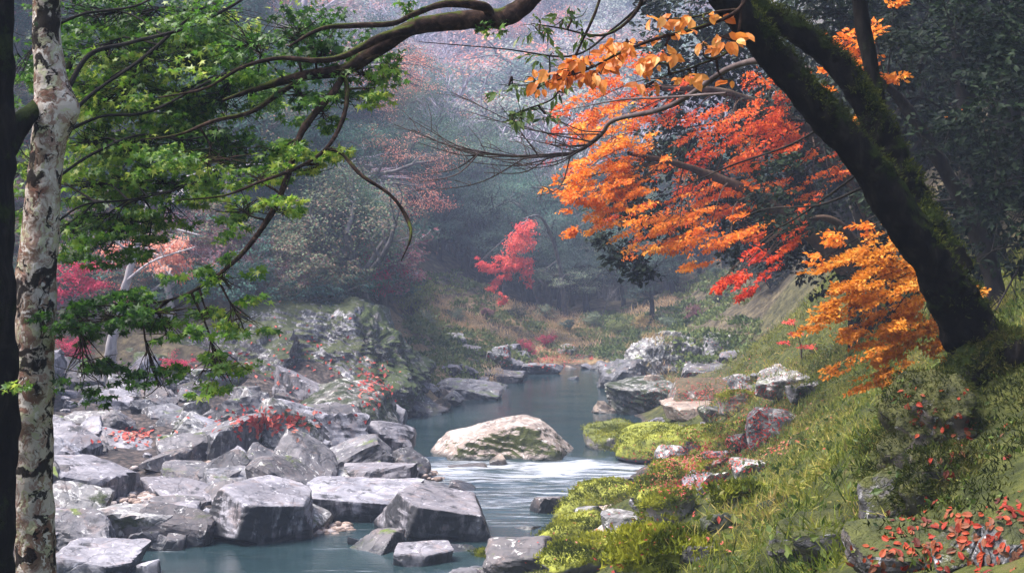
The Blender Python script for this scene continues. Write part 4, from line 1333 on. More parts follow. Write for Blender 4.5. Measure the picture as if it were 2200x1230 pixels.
# ------------------------------------------------------------------ trees fitted spray by spray
def spray_points(rng, c, r, n, clumps=10, flat=.35, tilt=0.0):
    """leaf places in a ragged cloud of clumps"""
    cl = rng.normal(size=(clumps, 3))
    cl = norm(cl) * rng.uniform(.15, 1, (clumps, 1)) ** .6
    k = rng.integers(0, clumps, n)
    P = cl[k] + rng.normal(size=(n, 3)) * np.array([.2, .2, .13])
    P, cl = P * np.asarray(r), cl * np.asarray(r)
    P[:, 2] += tilt * P[:, 0]
    cl[:, 2] += tilt * cl[:, 0]
    return np.asarray(c) + P, cl + np.asarray(c)


def spray_tree(name, label, cat, base, trunk_pts, trunk_r, sprays, leaf, wood, ls, tmpl=T_R, seed=0, group=None, twr=.012, npieces=0, piece_name='leaf',
               up=1.0, dens=1.0, sides=8, tilt=0.0, thick=1.0, split=1):
    """trunk_pts: world points; sprays: (px, py, D, rx, ry, rz metres, count)"""
    rng = np.random.default_rng(seed)
    base = np.asarray(base, float)
    o = thing(name, label, cat, base, group)
    tp = catmull(trunk_pts, 40)
    put('trunk', mesh_np('trunk', *(lambda a: (a[0] - base, [a[1]]))(tube(tp, trunk_r, sides * 2, .12, 3, seed)), [WOOD[wood]], True), o)
    bw = Acc()
    P_all, D_all = [], []
    for (px, py, D, rx, ry, rz, cnt) in sprays:
        c = at(px, py, D)
        j = max(4, int(np.argmin(np.linalg.norm(tp - c, axis=1)) * .86))
        a = tp[j]
        L = np.linalg.norm(c - a)
        mid = (a + c) / 2 + np.array([0, 0, .10 * L]) + rng.normal(size=3) * .05 * L
        pth = catmull([a, mid, c], 14)
        bw.add(*tube(pth, (twr * (.9 + .35 * L), twr * .6), 5))
        subs = [(c, rx, ry, rz * thick, cnt)]
        if split > 1:      # each bough carries several thin overlapping sprays
            subs = []
            for _ in range(split):
                ox, oz = rng.normal() * rx * .85, rng.normal() * rz * 1.6
                subs.append((c + np.array([ox, rng.normal() * ry * .8, oz + tilt * ox]), rx * rng.uniform(.42, .8), ry * .8, rz * thick * rng.uniform(.35, .75), cnt / split * rng.uniform(.6, 1.4)))
        for (c2, sx_, sy_, sz_, cn) in subs:
            P, cl = spray_points(rng, c2, (sx_, sy_, sz_), max(6, int(cn * dens)), max(8, int(cn / 18)), tilt=tilt)
            st = pth[int(rng.integers(9, 14))]
            tw = catmull([st, (st + c2) / 2 + rng.normal(size=3) * .08 * np.linalg.norm(c2 - st), c2], 6)
            if split > 1:
                bw.add(*tube(tw, (twr * .5, twr * .25), 3))
            for q in cl[::2]:
                s0 = tw[int(rng.integers(2, 6))] if split > 1 else st
                bw.add(*tube(catmull([s0, (s0 + q) / 2 + rng.normal(size=3) * .05 * np.linalg.norm(q - s0), q], 5), (twr * .32, twr * .15), 3))
            P_all.append(P)
            D_all.append(norm(P - a) + np.array([0, 0, -.35]))
    P = np.concatenate(P_all)
    N = norm(rng.normal(size=P.shape) * .6 + np.array([0, 0, up]) + np.array([0, -.35, 0]))
    t, b = frames(N, rng, np.concatenate(D_all), .7)
    sz = ls * rng.uniform(.65, 1.3, len(P))
    put('branch', bw.mesh('branch', [WOOD[wood]], True, base), o, kind='stuff')
    keep = np.ones(len(P), bool)
    if npieces:
        # the leaves nearest the viewer are single leaves
        ok = np.argsort(P[:, 1] + rng.normal(size=len(P)) * .8)[:npieces]
        keep[ok] = False
        lm = mesh_np(piece_name, tmpl[0], tmpl[1], [LEAF[leaf]] if isinstance(leaf, str) else [leaf])
        for i in ok:
            q = bpy.data.objects.new(piece_name, lm)
            COL.objects.link(q)
            q.parent = o
            M = Matrix(((b[i, 0], t[i, 0], N[i, 0], 0), (b[i, 1], t[i, 1], N[i, 1], 0), (b[i, 2], t[i, 2], N[i, 2], 0), (0, 0, 0, 1)))
            q.matrix_local = Matrix.Translation(Vector(P[i] - base)) @ M @ Matrix.Scale(float(sz[i]), 4)
    V, Fc = leaves(P[keep], N[keep], t[keep], b[keep], sz[keep], tmpl)
    cr = put('crown', mesh_np('crown', V - base, Fc, [LEAF[leaf] if isinstance(leaf, str) else leaf]), o)
    if npieces:
        cr['kind'] = 'stuff'
    return o


def ground_at(px, D):
    x = (px - CX) / F * D
    return np.array([x, D, tz(x, D) - .1])


# hanging red maple over the dark hollow
b = ground_at(1215, 84)
spray_tree('maple_tree', 'vivid red maple hanging over the dark hollow beyond the pool', 'tree', b,
           [b, at(1200, 560, 83), at(1165, 470, 81), at(1120, 470, 79)], (.16, .12, .08, .04),
           [(1130, 490, 78, .7, .7, .5, 380), (1112, 525, 78, .9, .8, .6, 520), (1100, 560, 78, .8, .7, .6, 460), (1125, 570, 78, .55, .6, .8, 360), (1082, 585, 78, .5, .5, .5, 240),
            (1050, 575, 78, .55, .5, .35, 240), (1062, 610, 78, .4, .4, .5, 200), (1078, 638, 77.5, .3, .4, .45, 130), (1138, 610, 78, .22, .3, .4, 90), (1030, 562, 78, .4, .4, .25, 110)],
           'red', 'grey', .15, seed=31, twr=.02, dens=1.8)
# red maple on the left
b = ground_at(60, 46)
spray_tree('maple_tree', 'crimson maple behind the mottled trunk at the left edge', 'tree', b, [b, at(70, 700, 46), at(100, 610, 45)], (.12, .09, .04),
           [(140, 590, 44, .7, .6, .35, 420), (185, 572, 44, .6, .5, .22, 320), (165, 615, 44, .8, .6, .3, 420), (215, 568, 44, .35, .3, .12, 120), (205, 610, 44, .4, .3, .2, 140), (120, 630, 44, .5, .5, .25, 200)],
           'crimson', 'brown', .11, seed=32)
# pale leaning snag
b = ground_at(232, 45.5)
sn = thing('snag', 'pale leaning dead trunk with thin bare branches below the cliff', 'tree', b)
acc = Acc()
acc.add(*tube(catmull([b, at(240, 745, 45), at(262, 640, 44.6), at(285, 560, 44.4), at(310, 470, 44.2), at(330, 390, 44)], 40), (.24, .17, .13, .12, .09, .05), 12, .2, 3, 2))
put('trunk', acc.mesh('trunk', [WOOD['pale']], True, b), sn)
rr = np.random.default_rng(8)
for p0, p1, p2 in (((275, 600), (330, 560), (420, 530)), ((300, 500), (360, 490), (430, 505)), ((285, 560), (250, 520), (180, 505)), ((320, 430), (400, 380), (520, 355)), ((310, 470), (345, 450), (400, 400))):
    acc = Acc()
    pt = catmull([at(*p0, 44.4), at(*p1, 44), at(*p2, 43.5)], 12)
    acc.add(*tube(pt, (.05, .018), 5))
    for _ in range(7):
        i = rr.integers(4, 12)
        e = pt[i] + rr.normal(size=3) * np.array([.5, .3, .35])
        acc.add(*tube(catmull([pt[i], (pt[i] + e) / 2 + rr.normal(size=3) * .06, e], 5), (.016, .008), 3))
    put('branch', acc.mesh('branch', [WOOD['pale']], True, b), sn)

# orange maples on the right bank
b = ground_at(1960, 30)
spray_tree('maple_tree', 'big orange and scarlet maple spreading over the pool from the right bank', 'tree', b,
           [b, at(1930, 640, 30), at(1850, 420, 29.5), at(1720, 270, 29), at(1560, 200, 28), at(1420, 190, 27)], (.26, .22, .16, .12, .08, .04),
           [(1250, 225, 27, .55, .6, .22, 500), (1340, 215, 27, .7, .7, .25, 700), (1420, 230, 27, .5, .6, .2, 380), (1230, 290, 26.5, .35, .5, .2, 320), (1300, 270, 26.5, .6, .6, .2, 420),
            (1560, 260, 27, .5, .6, .35, 520), (1620, 230, 27, .4, .5, .25, 380), (1540, 300, 27, .5, .6, .3, 420), (1680, 215, 26.5, .25, .4, .2, 200), (1700, 250, 26.5, .2, .4, .3, 200),
            (1640, 330, 27, .6, .7, .18, 380), (1590, 370, 27, .7, .7, .2, 460), (1700, 300, 27, .4, .5, .15, 260), (1520, 420, 27, .8, .8, .22, 560), (1460, 400, 27, .6, .6, .2, 360),
            (1600, 430, 27, .6, .7, .2, 420), (1500, 460, 27, .5, .6, .2, 300), (1700, 380, 27, .5, .6, .10, 240), (1780, 370, 27, .5, .6, .08, 200), (1740, 420, 27, .4, .5, .08, 140), (1560, 330, 27, .5, .5, .2, 300)],
           'redorange', 'brown', .072, seed=33, twr=.012, dens=2.1, tilt=.42, thick=1.1, split=6)
b = ground_at(1900, 27)
spray_tree('maple_tree', 'bright orange maple whose boughs hang lowest over the pool', 'tree', b,
           [b, at(1800, 560, 27), at(1640, 430, 26.5), at(1480, 360, 26), at(1350, 330, 25)], (.2, .16, .11, .07, .03),
           [(1310, 300, 25, .4, .4, .2, 340), (1290, 340, 25, .35, .4, .25, 380), (1240, 395, 25, .45, .4, .16, 480), (1300, 390, 25, .5, .5, .2, 560), (1360, 375, 25, .45, .5, .2, 480),
            (1250, 430, 25, .4, .4, .15, 400), (1300, 450, 25, .45, .5, .16, 520), (1340, 430, 25, .35, .4, .15, 320), (1290, 475, 25, .3, .3, .10, 220), (1200, 400, 25, .15, .3, .08, 90),
            (1460, 490, 25, .5, .5, .14, 420), (1430, 525, 25, .3, .4, .10, 220), (1520, 510, 25, .55, .5, .15, 460), (1470, 540, 25, .45, .4, .12, 300), (1570, 520, 25, .35, .4, .12, 240), (1380, 320, 25, .3, .4, .15, 180)],
           'orange', 'brown', .072, seed=34, twr=.011, dens=2.1, tilt=.3, thick=1.2, split=6)
b = ground_at(1960, 24)
spray_tree('maple_tree', 'scarlet maple bough sweeping down to the pale outcrop', 'tree', b,
           [b, at(1890, 600, 24), at(1800, 480, 23.6), at(1720, 470, 23.3)], (.14, .11, .07, .03),
           [(1680, 520, 23, .35, .4, .12, 260), (1640, 555, 23, .35, .4, .12, 300), (1600, 590, 23, .3, .4, .12, 300), (1560, 625, 23, .22, .3, .14, 260), (1550, 600, 23, .2, .3, .10, 160), (1600, 560, 23, .35, .4, .10, 220), (1700, 495, 23, .2, .3, .10, 120)],
           'scarlet', 'brown', .07, seed=35, twr=.011, dens=1.7, tilt=.7, thick=1.2, split=3)
b = ground_at(2090, 15)
spray_tree('maple_tree', 'golden amber maple left of the foot of the leaning tree', 'tree', b,
           [b, at(2080, 740, 15), at(2020, 640, 14.8), at(1940, 570, 14.5)], (.10, .08, .05, .025),
           [(1880, 575, 14.2, .28, .3, .09, 420), (1930, 600, 14.2, .28, .3, .09, 420), (1850, 620, 14.2, .3, .3, .09, 460), (1920, 650, 14.2, .36, .3, .10, 560), (1980, 660, 14.2, .25, .3, .10, 360),
            (1840, 665, 14.2, .28, .3, .08, 380), (1900, 700, 14.2, .38, .3, .09, 540), (1990, 710, 14.2, .25, .3, .08, 320), (1860, 740, 14.2, .25, .3, .07, 280), (1950, 745, 14.2, .35, .3, .07, 360), (1930, 780, 14.2, .28, .3, .06, 240), (1850, 530, 14.2, .2, .3, .09, 200), (2010, 755, 14.2, .18, .2, .06, 140), (1900, 545, 14.2, .25, .3, .08, 240)],
           'amber', 'dark', .048, seed=36, twr=.005, dens=3.0, tilt=.38, thick=1.2, split=5)
b = ground_at(2150, 19)
spray_tree('maple_tree', 'orange maple glimpsed between the stems of the leaning tree', 'tree', b,
           [b, at(2100, 500, 19), at(1960, 250, 18.6), at(1860, 140, 18)], (.14, .12, .08, .03),
           [(1830, 100, 18, .3, .3, .2, 320), (1880, 70, 18, .2, .3, .12, 140), (1810, 140, 18, .25, .3, .12, 220), (1850, 130, 18, .25, .3, .15, 220), (1930, 165, 18, .2, .3, .07, 120), (1780, 185, 18, .2, .3, .08, 110), (1840, 255, 18, .15, .3, .10, 90), (2050, 250, 18, .08, .1, .07, 40), (1920, 10, 18, .2, .2, .05, 70),
            (1790, 510, 19, .25, .3, .12, 180), (1850, 490, 19, .2, .3, .10, 120), (1760, 560, 19, .2, .3, .10, 110)],
           'orange', 'dark', .075, seed=37, twr=.01)
DS = terr_D(1722, 772)
b = ground_at(1722, DS)
spray_tree('maple_sapling', 'small red maple sapling on the grassy slope', 'tree', b, [b, at(1720, 740, DS), at(1705, 695, DS)], (.022, .018, .008),
           [(1695, 692, DS - .2, .2, .2, .06, 140), (1715, 718, DS - .2, .22, .2, .06, 150), (1735, 745, DS - .2, .3, .2, .06, 190), (1690, 735, DS - .2, .18, .2, .04, 80)],
           'red', 'brown', .06, seed=38, twr=.008)
# dark glossy evergreen behind the maples
b = ground_at(1870, 33)
LEAF['glossy'] = leaf_mat('glossy_evergreen_leaves', [(.0015, .004, .002), (.004, .010, .004), (.009, .020, .007), (.024, .044, .014)], .8, .2, .6, .15)
SPG = [(1330, 540, 31, .6, .6, .5, 260), (1380, 570, 31, .6, .6, .5, 260), (1340, 440, 31, .8, .8, .5, 420), (1420, 470, 31, .9, .8, .6, 520), (1380, 380, 31, .7, .7, .6, 380), (1480, 340, 31, .9, .9, .9, 620),
       (1440, 280, 31, .8, .8, .8, 520), (1520, 180, 31, 1.0, .9, .9, 680), (1440, 130, 31, .8, .8, .7, 420), (1600, 150, 31, 1.0, .9, .8, 620), (1480, 30, 31, .9, .9, .8, 520), (1580, 50, 31, 1.0, .9, .9, 560), (1700, 100, 31, 1.0, .9, .9, 560),
       (1640, 290, 31, 1.0, .9, .9, 620), (1560, 420, 31, 1.0, .9, .9, 620), (1660, 420, 31, 1.0, .9, .9, 620), (1760, 320, 31, 1.0, .9, .9, 560), (1720, 470, 31, 1.0, .9, .9, 620), (1640, 520, 31, .9, .9, .8, 520), (1740, 560, 31, .9, .9, .7, 480), (1600, 470, 31, .9, .9, .7, 420), (1400, 30, 31, .6, .8, .6, 300)]
spray_tree('evergreen_tree', 'dark glossy leaved evergreen tree filling in behind the orange maples', 'tree', b,
           [b, at(1800, 540, 33), at(1700, 360, 32.5), at(1580, 200, 32), at(1500, 40, 32)], (.3, .25, .2, .14, .06), SPG, 'glossy', 'dark', .15, seed=39, twr=.02, dens=1.5)
SPG2 = [(1820, 40, 22, .8, .8, .6, 420), (1960, 60, 22, .9, .8, .7, 520), (2080, 80, 22, .9, .8, .7, 520), (2180, 60, 22, .8, .8, .7, 420), (1900, 220, 22, .8, .8, .7, 420), (2020, 240, 22, .9, .8, .7, 520), (2140, 220, 22, .8, .8, .7, 420),
        (2000, 380, 22, .8, .8, .7, 420), (2120, 380, 22, .8, .8, .7, 420), (2200, 400, 22, .8, .8, .7, 420), (1960, 480, 22, .6, .8, .6, 300), (2150, 520, 22, .8, .8, .7, 420), (2060, 560, 22, .8, .8, .6, 400), (2180, 640, 21, .8, .8, .6, 400), (2090, 680, 21, .7, .7, .5, 300)]
b = ground_at(2140, 24)
spray_tree('evergreen_tree', 'black green evergreen in the gloom right of the leaning tree', 'tree', b,
           [b, at(2120, 500, 23.5), at(2080, 250, 23.3), at(2040, -60, 23)], (.24, .2, .16, .08), SPG2, 'glossy', 'dark', .12, seed=40, twr=.018, dens=2.4, split=3, thick=1.1)
SPG3 = [(px_, py_, 17, .6, .6, .5, 320) for px_ in (2130, 2230, 2330) for py_ in (-20, 120, 260, 400, 540, 680)]
b = ground_at(2320, 18)
spray_tree('evergreen_tree', 'nearest dark evergreen at the right edge', 'tree', b,
           [b, at(2290, 500, 18), at(2260, 250, 17.8), at(2240, -60, 17.6)], (.22, .2, .16, .08), SPG3, 'glossy', 'dark', .10, seed=41, twr=.016, dens=2.0, split=4, thick=1.1)

# ------------------------------------------------------------------ the leaning mossy tree
BARK_MOSS = bark_mat('mossy_dark_bark', [(.3, (.002, .002, .002)), (.52, (.008, .0065, .006)), (.72, (.028, .024, .021))], (9, 9, 3), moss=.5, mosscol=(.010, .015, .003), bump=.9)
BARK_LIMB = bark_mat('limb_bark', [(.3, (.006, .004, .004)), (.5, (.026, .016, .013)), (.7, (.085, .05, .038))], (18, 18, 18), moss=.32, mosscol=(.03, .036, .008), bump=.6)
WOOD['moss'] = BARK_MOSS
WOOD['limb'] = BARK_LIMB
base = at(2130, 850, 9.8)
base[2] = tz(base[0], base[1]) - .25
lt = thing('leaning_tree', 'big dark mossy tree leaning from the right bank over the river', 'tree', base)
main = catmull([base, at(2115, 770, 9.8), at(2052, 650, 9.7), at(1985, 535, 9.6), at(1895, 400, 9.5), at(1805, 290, 9.4), at(1735, 205, 9.35), at(1650, 105, 9.3), at(1566, 5, 9.2), at(1440, -150, 9.1), at(1330, -260, 9.1)], 420)
V, Q = tube(main, [r / F * 9.5 for r in (125, 74, 54, 46, 41, 34, 31, 30, 29, 26, 22)], 110, .20, 3.2, 3)
put('trunk', mesh_np('trunk', V - base, Q, [BARK_MOSS], True), lt)
st2 = catmull([at(2040, 600, 9.8), at(1960, 440, 9.95), at(1895, 300, 10.0), at(1850, 210, 10.0), at(1785, 125, 10.0), at(1690, 55, 10.0), at(1600, 0, 10.0), at(1480, -120, 10)], 260)
V, Q = tube(st2, [r / F * 10 for r in (50, 42, 33, 29, 28, 27, 26, 20)], 64, .22, 3.4, 5)
put('stem', mesh_np('stem', V - base, Q, [BARK_MOSS], True), lt)
st3 = catmull([at(2010, 520, 10.2), at(1935, 410, 10.5), at(1898, 290, 10.6), at(1878, 180, 10.6), at(1858, 80, 10.6), at(1845, -10, 10.6), at(1838, -160, 10.6)], 80)
V, Q = tube(st3, [r / F * 10.6 for r in (30, 26, 20, 18, 17, 16, 14)], 24, .16, 3, 6)
put('stem', mesh_np('stem', V - base, Q, [BARK_MOSS], True), lt)
for k_, (e1, e2) in enumerate((((2050, 830), (1990, 870)), ((2180, 820), (2260, 850)), ((2130, 860), (2120, 930)), ((2210, 760), (2320, 780)))):
    pth = catmull([at(2120, 760, 9.75), at(*e1, 9.55), at(*e2, 9.45)], 20)
    pth[-6:, 2] -= np.linspace(0, .15, 6)
    V, Q = tube(pth, (.22, .15, .05), 16, .2, 3, 20 + k_)
    put('root', mesh_np('root', V - base, Q, [BARK_MOSS], True), lt)


def limb(parent, pb, pts, radii_px, mat, name='branch', sides=12, n=60, bump=.14, seed=1):
    P = catmull([at(*p) for p in pts], n)
    D = np.mean([p[2] for p in pts])
    V, Q = tube(P, [r / F * D for r in radii_px], sides, bump, 6, seed)
    put(name, mesh_np(name, V - pb, Q, [mat], True), parent)
    return P


LIMBS = []
LIMBS.append(limb(lt, base, [(1330, -255, 9.1), (1240, -110, 9.1), (1140, -2, 9.1), (1085, 36, 9.1), (1045, 40, 9.1), (960, 46, 9.1), (880, 62, 9.1), (810, 108, 9.15), (740, 150, 9.2), (650, 163, 9.3), (560, 188, 9.4), (480, 215, 9.5)],
                  [24, 22, 21, 20, 22, 19, 18, 17, 14, 11, 8, 3], BARK_LIMB, n=90, seed=2))
LIMBS.append(limb(lt, base, [(890, 62, 9.05), (820, 80, 9.0), (740, 120, 8.9), (680, 130, 8.8), (600, 125, 8.8), (520, 145, 8.8), (440, 190, 8.8), (340, 210, 8.8)], [11, 9, 7, 6, 5, 4, 3, 1.5], BARK_LIMB, seed=3))
LIMBS.append(limb(lt, base, [(1052, 40, 9.1), (1040, 15, 9.0), (960, 8, 8.9), (890, 30, 8.9), (845, 50, 8.8), (760, 55, 8.8), (690, 62, 8.7), (620, 100, 8.7)], [11, 10, 8, 7, 6, 6, 5, 2], BARK_LIMB, seed=4))
LIMBS.append(limb(lt, base, [(745, 145, 9.2), (715, 200, 9.1), (650, 280, 9.0), (615, 385, 8.9), (585, 455, 8.9), (520, 545, 8.8), (440, 610, 8.8), (360, 645, 8.8), (250, 655, 8.8), (130, 660, 8.8)], [8, 7.5, 7, 6.5, 6, 5, 3.5, 2.5, 2, 1], BARK_LIMB, n=80, seed=5))
LIMBS.append(limb(lt, base, [(738, 150, 9.2), (746, 200, 9.1), (735, 260, 9.0), (700, 320, 8.9), (640, 360, 8.9), (560, 390, 8.8), (480, 420, 8.8), (380, 430, 8.8)], [6, 5, 5, 4, 4, 3, 2.5, 1.5], BARK_LIMB, seed=6))
LIMBS.append(limb(lt, base, [(700, 318, 8.9), (735, 330, 8.9), (775, 375, 8.8), (840, 420, 8.8), (875, 470, 8.8), (882, 510, 8.7), (862, 560, 8.7)], [4, 4, 4, 3.5, 4, 3, 1.2], BARK_LIMB, seed=7))
LIMBS.append(limb(lt, base, [(660, 165, 9.3), (600, 200, 9.2), (540, 240, 9.1), (460, 260, 9.0), (380, 290, 9.0), (300, 300, 9)], [6, 6, 5, 4, 3, 1.5], BARK_LIMB, seed=8))
# leafless pale limb with fine twigs reaching out over the pool
WOOD['bareg'] = bark_mat('bare_limb_bark', [(.3, (.04, .03, .03)), (.55, (.12, .09, .088)), (.75, (.24, .20, .195))])
bl = limb(lt, base, [(1740, 150, 9.5), (1640, 130, 9.6), (1560, 150, 10), (1480, 205, 10.4), (1420, 235, 10.6), (1320, 258, 10.8), (1290, 290, 10.9), (1240, 325, 11), (1180, 335, 11), (1090, 335, 11), (1010, 320, 11)], [7, 6.5, 6, 6, 5.5, 5.2, 5, 4.4, 3.6, 2.6, 1], WOOD['bareg'], n=70, seed=9)
rr = np.random.default_rng(12)
acc = Acc()
for i in list(rr.integers(40, 69, 26)):
    e = bl[i] + np.array([-abs(rr.normal()) * .45 - .15, rr.normal() * .2, rr.normal() * .18])
    m_ = (bl[i] + e) / 2 + np.array([0, 0, -.05 * rr.random()])
    pt = catmull([bl[i], m_, e + np.array([-.1, 0, .08])], 10)
    acc.add(*tube(pt, (.008, .003), 3))
    for _ in range(4):
        j = rr.integers(3, 9)
        e2 = pt[j] + np.array([-abs(rr.normal()) * .12, rr.normal() * .05, abs(rr.normal()) * .08])
        acc.add(*tube(np.array([pt[j], (pt[j] + e2) / 2 + .01, e2]), (.004, .002), 3))
put('twig', acc.mesh('twig', [WOOD['bareg']], True, base), lt, kind='stuff')
for k_, pts in enumerate(([(1560, 200, 10), (1420, 210, 10.5), (1330, 215, 10.8), (1200, 240, 11)], [(1900, 330, 9.8), (1780, 420, 10.5), (1690, 480, 11), (1600, 520, 11.5)],
                          [(1390, 0, 9.6), (1320, 60, 9.6), (1230, 120, 9.6), (1080, 105, 9.6), (900, 90, 9.6)], [(1800, 250, 9.8), (1700, 310, 10.4), (1560, 360, 11), (1430, 420, 11.5)], [(1860, 400, 9.9), (1760, 440, 10.4), (1640, 450, 11), (1560, 490, 11.4)])):
    limb(lt, base, pts, [3, 2.4, 1.8, .8], WOOD['bareg'] if k_ == 0 else WOOD['dark'], n=30, seed=30 + k_, sides=6)

# green maple leaves on the limbs of the leaning tree
def leaf_cloud(rng, sprays):
    P, A = [], []
    for (px, py, D, rx, ry, rz, cnt) in sprays:
        c = at(px, py, D)
        ns = max(1, cnt // 45)
        for _ in range(ns):
            m = max(3, int(cnt / ns))
            c2 = c + rng.normal(size=3) * np.array([rx * .75, ry * .6, rz * .85]) * (ns > 1)
            f = .62 if ns > 1 else 1.2
            p, cl = spray_points(rng, c2, (rx * f, ry * f, rz * f * .8), m, max(4, m // 6), tilt=.15)
            P.append(p)
            A.append(np.repeat(c2[None], m, 0))
    return np.concatenate(P), np.concatenate(A)


def hang_leaves(parent, pb, sprays, leaf, ls, tmpl, seed, npieces, twig_mat, twig_from, piece='leaf', nmix=(.75, .75, -.4)):
    rng = np.random.default_rng(seed)
    P, A = leaf_cloud(rng, sprays)
    N = norm(rng.normal(size=P.shape) * nmix[0] + np.array([0, nmix[2], nmix[1]]))
    td = norm(P - A) * .6 + np.array([0, 0, -.8])
    t, b = frames(N, rng, td, .5)
    sz = ls * rng.uniform(.45, 1.45, len(P))
    acc = Acc()
    limbs = np.concatenate(twig_from)
    for (px, py, D, rx, ry, rz, cnt) in sprays:
        c = at(px, py, D)
        d = np.linalg.norm(limbs - c, axis=1)
        a = limbs[int(np.argmin(d + rng.uniform(0, .12, len(d))))]
        pth = catmull([a, (a + c) / 2 + np.array([0, 0, .08 * d.min()]) + rng.normal(size=3) * .03, c], 10)
        acc.add(*tube(pth, (.009, .004), 5))
        for _ in range(max(3, cnt // 14)):
            q = c + rng.normal(size=3) * np.array([rx, ry, rz]) * .6
            s = pth[int(rng.integers(5, 10))]
            acc.add(*tube(catmull([s, (s + q) / 2 + rng.normal(size=3) * .015, q], 5), (.004, .002), 3))
    put('twig', acc.mesh('twig', [twig_mat], True, pb), parent, kind='stuff')
    keep = np.ones(len(P), bool)
    ok = np.argsort(P[:, 1] + rng.normal(size=len(P)) * .6)[:npieces]
    keep[ok] = False
    lm = mesh_np(piece, tmpl[0], tmpl[1], [leaf])
    for i in ok:
        q = bpy.data.objects.new(piece, lm)
        COL.objects.link(q)
        q.parent = parent
        M = Matrix(((b[i, 0], t[i, 0], N[i, 0], 0), (b[i, 1], t[i, 1], N[i, 1], 0), (b[i, 2], t[i, 2], N[i, 2], 0), (0, 0, 0, 1)))
        q.matrix_local = Matrix.Translation(Vector(P[i] - pb)) @ M @ Matrix.Scale(float(sz[i]), 4)
    if keep.any():
        V, Fc = leaves(P[keep], N[keep], t[keep], b[keep], sz[keep], tmpl)
        put('crown', mesh_np('crown', V - pb, Fc, [leaf]), parent, kind='stuff')


SP_LIMB = []
rg = np.random.default_rng(44)
for (px, py, D, sx, sy, cnt) in [(700, 110, 9.3, 70, 40, 130), (640, 60, 9.3, 80, 40, 150), (780, 160, 9.3, 60, 30, 70), (840, 150, 9.2, 40, 30, 46), (720, 215, 9.3, 70, 25, 80), (600, 330, 9.2, 60, 22, 90),
                                 (560, 380, 9.1, 60, 25, 80), (590, 450, 9.0, 50, 18, 60), (520, 450, 9.0, 60, 25, 90), (660, 370, 9.1, 40, 22, 50), (690, 250, 9.2, 40, 20, 36), (480, 600, 8.9, 45, 28, 80), (440, 350, 9, 80, 30, 120), (640, 200, 9.3, 60, 24, 80),
                                 (350, 670, 8.8, 70, 20, 110), (250, 680, 8.8, 80, 26, 130), (520, 695, 8.8, 48, 24, 70), (450, 680, 8.8, 40, 14, 30), (170, 700, 8.8, 50, 28, 80), (360, 715, 8.8, 40, 20, 50), (180, 800, 8.8, 55, 32, 110), (340, 830, 8.8, 50, 20, 60), (465, 800, 8.8, 50, 32, 110), (270, 650, 8.8, 60, 18, 60),
                                 (880, 20, 9, 30, 14, 14), (540, 90, 9.2, 80, 40, 150), (1050, 55, 9.1, 25, 20, 18), (735, 330, 9, 22, 12, 14), (800, 190, 9.2, 40, 16, 30)]:
    SP_LIMB.append((px, py, D, sx / F * D, .25, sy / F * D, int(cnt * 4.2)))
hang_leaves(lt, base, SP_LIMB, LEAF['mapleg'], .042, T_M, 45, 300, BARK_LIMB, LIMBS)

# unseen leaf canopy above the picture, added to shade the right slope
SHADE_CANOPY = []
rg = np.random.default_rng(63)
for _ in range(110):
    SHADE_CANOPY.append((0, 0, 0, rg.uniform(.7, 1.2), rg.uniform(.7, 1.2), .35, 60))
Pc, Nn = [], []
for c_ in SHADE_CANOPY:
    ctr = np.array([rg.uniform(3.4, 12), rg.uniform(8, 30), rg.uniform(9.6, 13.5)])
    ctr[2] = max(ctr[2], CAMZ + ctr[1] * .2 + .9)
    p_, _ = spray_points(rg, ctr, c_[3:6], c_[6], 8)
    Pc.append(p_)
Pc = np.concatenate(Pc)
Nn = norm(rg.normal(size=Pc.shape) * .5 + np.array([0, 0, 1.0]))
t_, b_ = frames(Nn, rg)
V, Fc = leaves(Pc, Nn, t_, b_, rg.uniform(.14, .24, len(Pc)), T_R)
put('crown', mesh_np('crown', V - base, Fc, [LEAF['mapleg']]), lt, kind='stuff')  # the added shade canopy, hung on the leaning tree

# green pointed leaves hanging at the upper middle
LEAF['lance'] = leaf_mat('pointed_green_leaves', [(.03, .06, .012), (.07, .12, .02), (.13, .19, .035), (.22, .22, .06)], 1.5, .4, .4, .5)
pl_base = at(1330, -250, 9.4)
pl = thing('hanging_branch', 'thin branch with pointed green leaves hanging at the upper middle', 'branch', pl_base)
LB2 = [limb(pl, pl_base, [(1345, -245, 9.1), (1290, -120, 9.3), (1290, -10, 9.4), (1250, 90, 9.4), (1210, 160, 9.4), (1150, 180, 9.4), (1085, 185, 9.4)], [5, 4, 3.5, 3, 2.5, 2, 1], BARK_LIMB, n=46, sides=6, seed=41),
       limb(pl, pl_base, [(1210, 160, 9.4), (1190, 210, 9.4), (1130, 235, 9.4), (1090, 250, 9.4)], [2.5, 2, 1.6, 1], BARK_LIMB, n=24, sides=6, seed=42),
       limb(pl, pl_base, [(1395, -200, 9.15), (1385, -60, 9.3), (1370, 20, 9.4), (1300, 75, 9.4), (1200, 60, 9.4), (1140, 50, 9.4)], [5, 5, 4, 3, 2, 1], BARK_LIMB, n=30, sides=6, seed=43)]
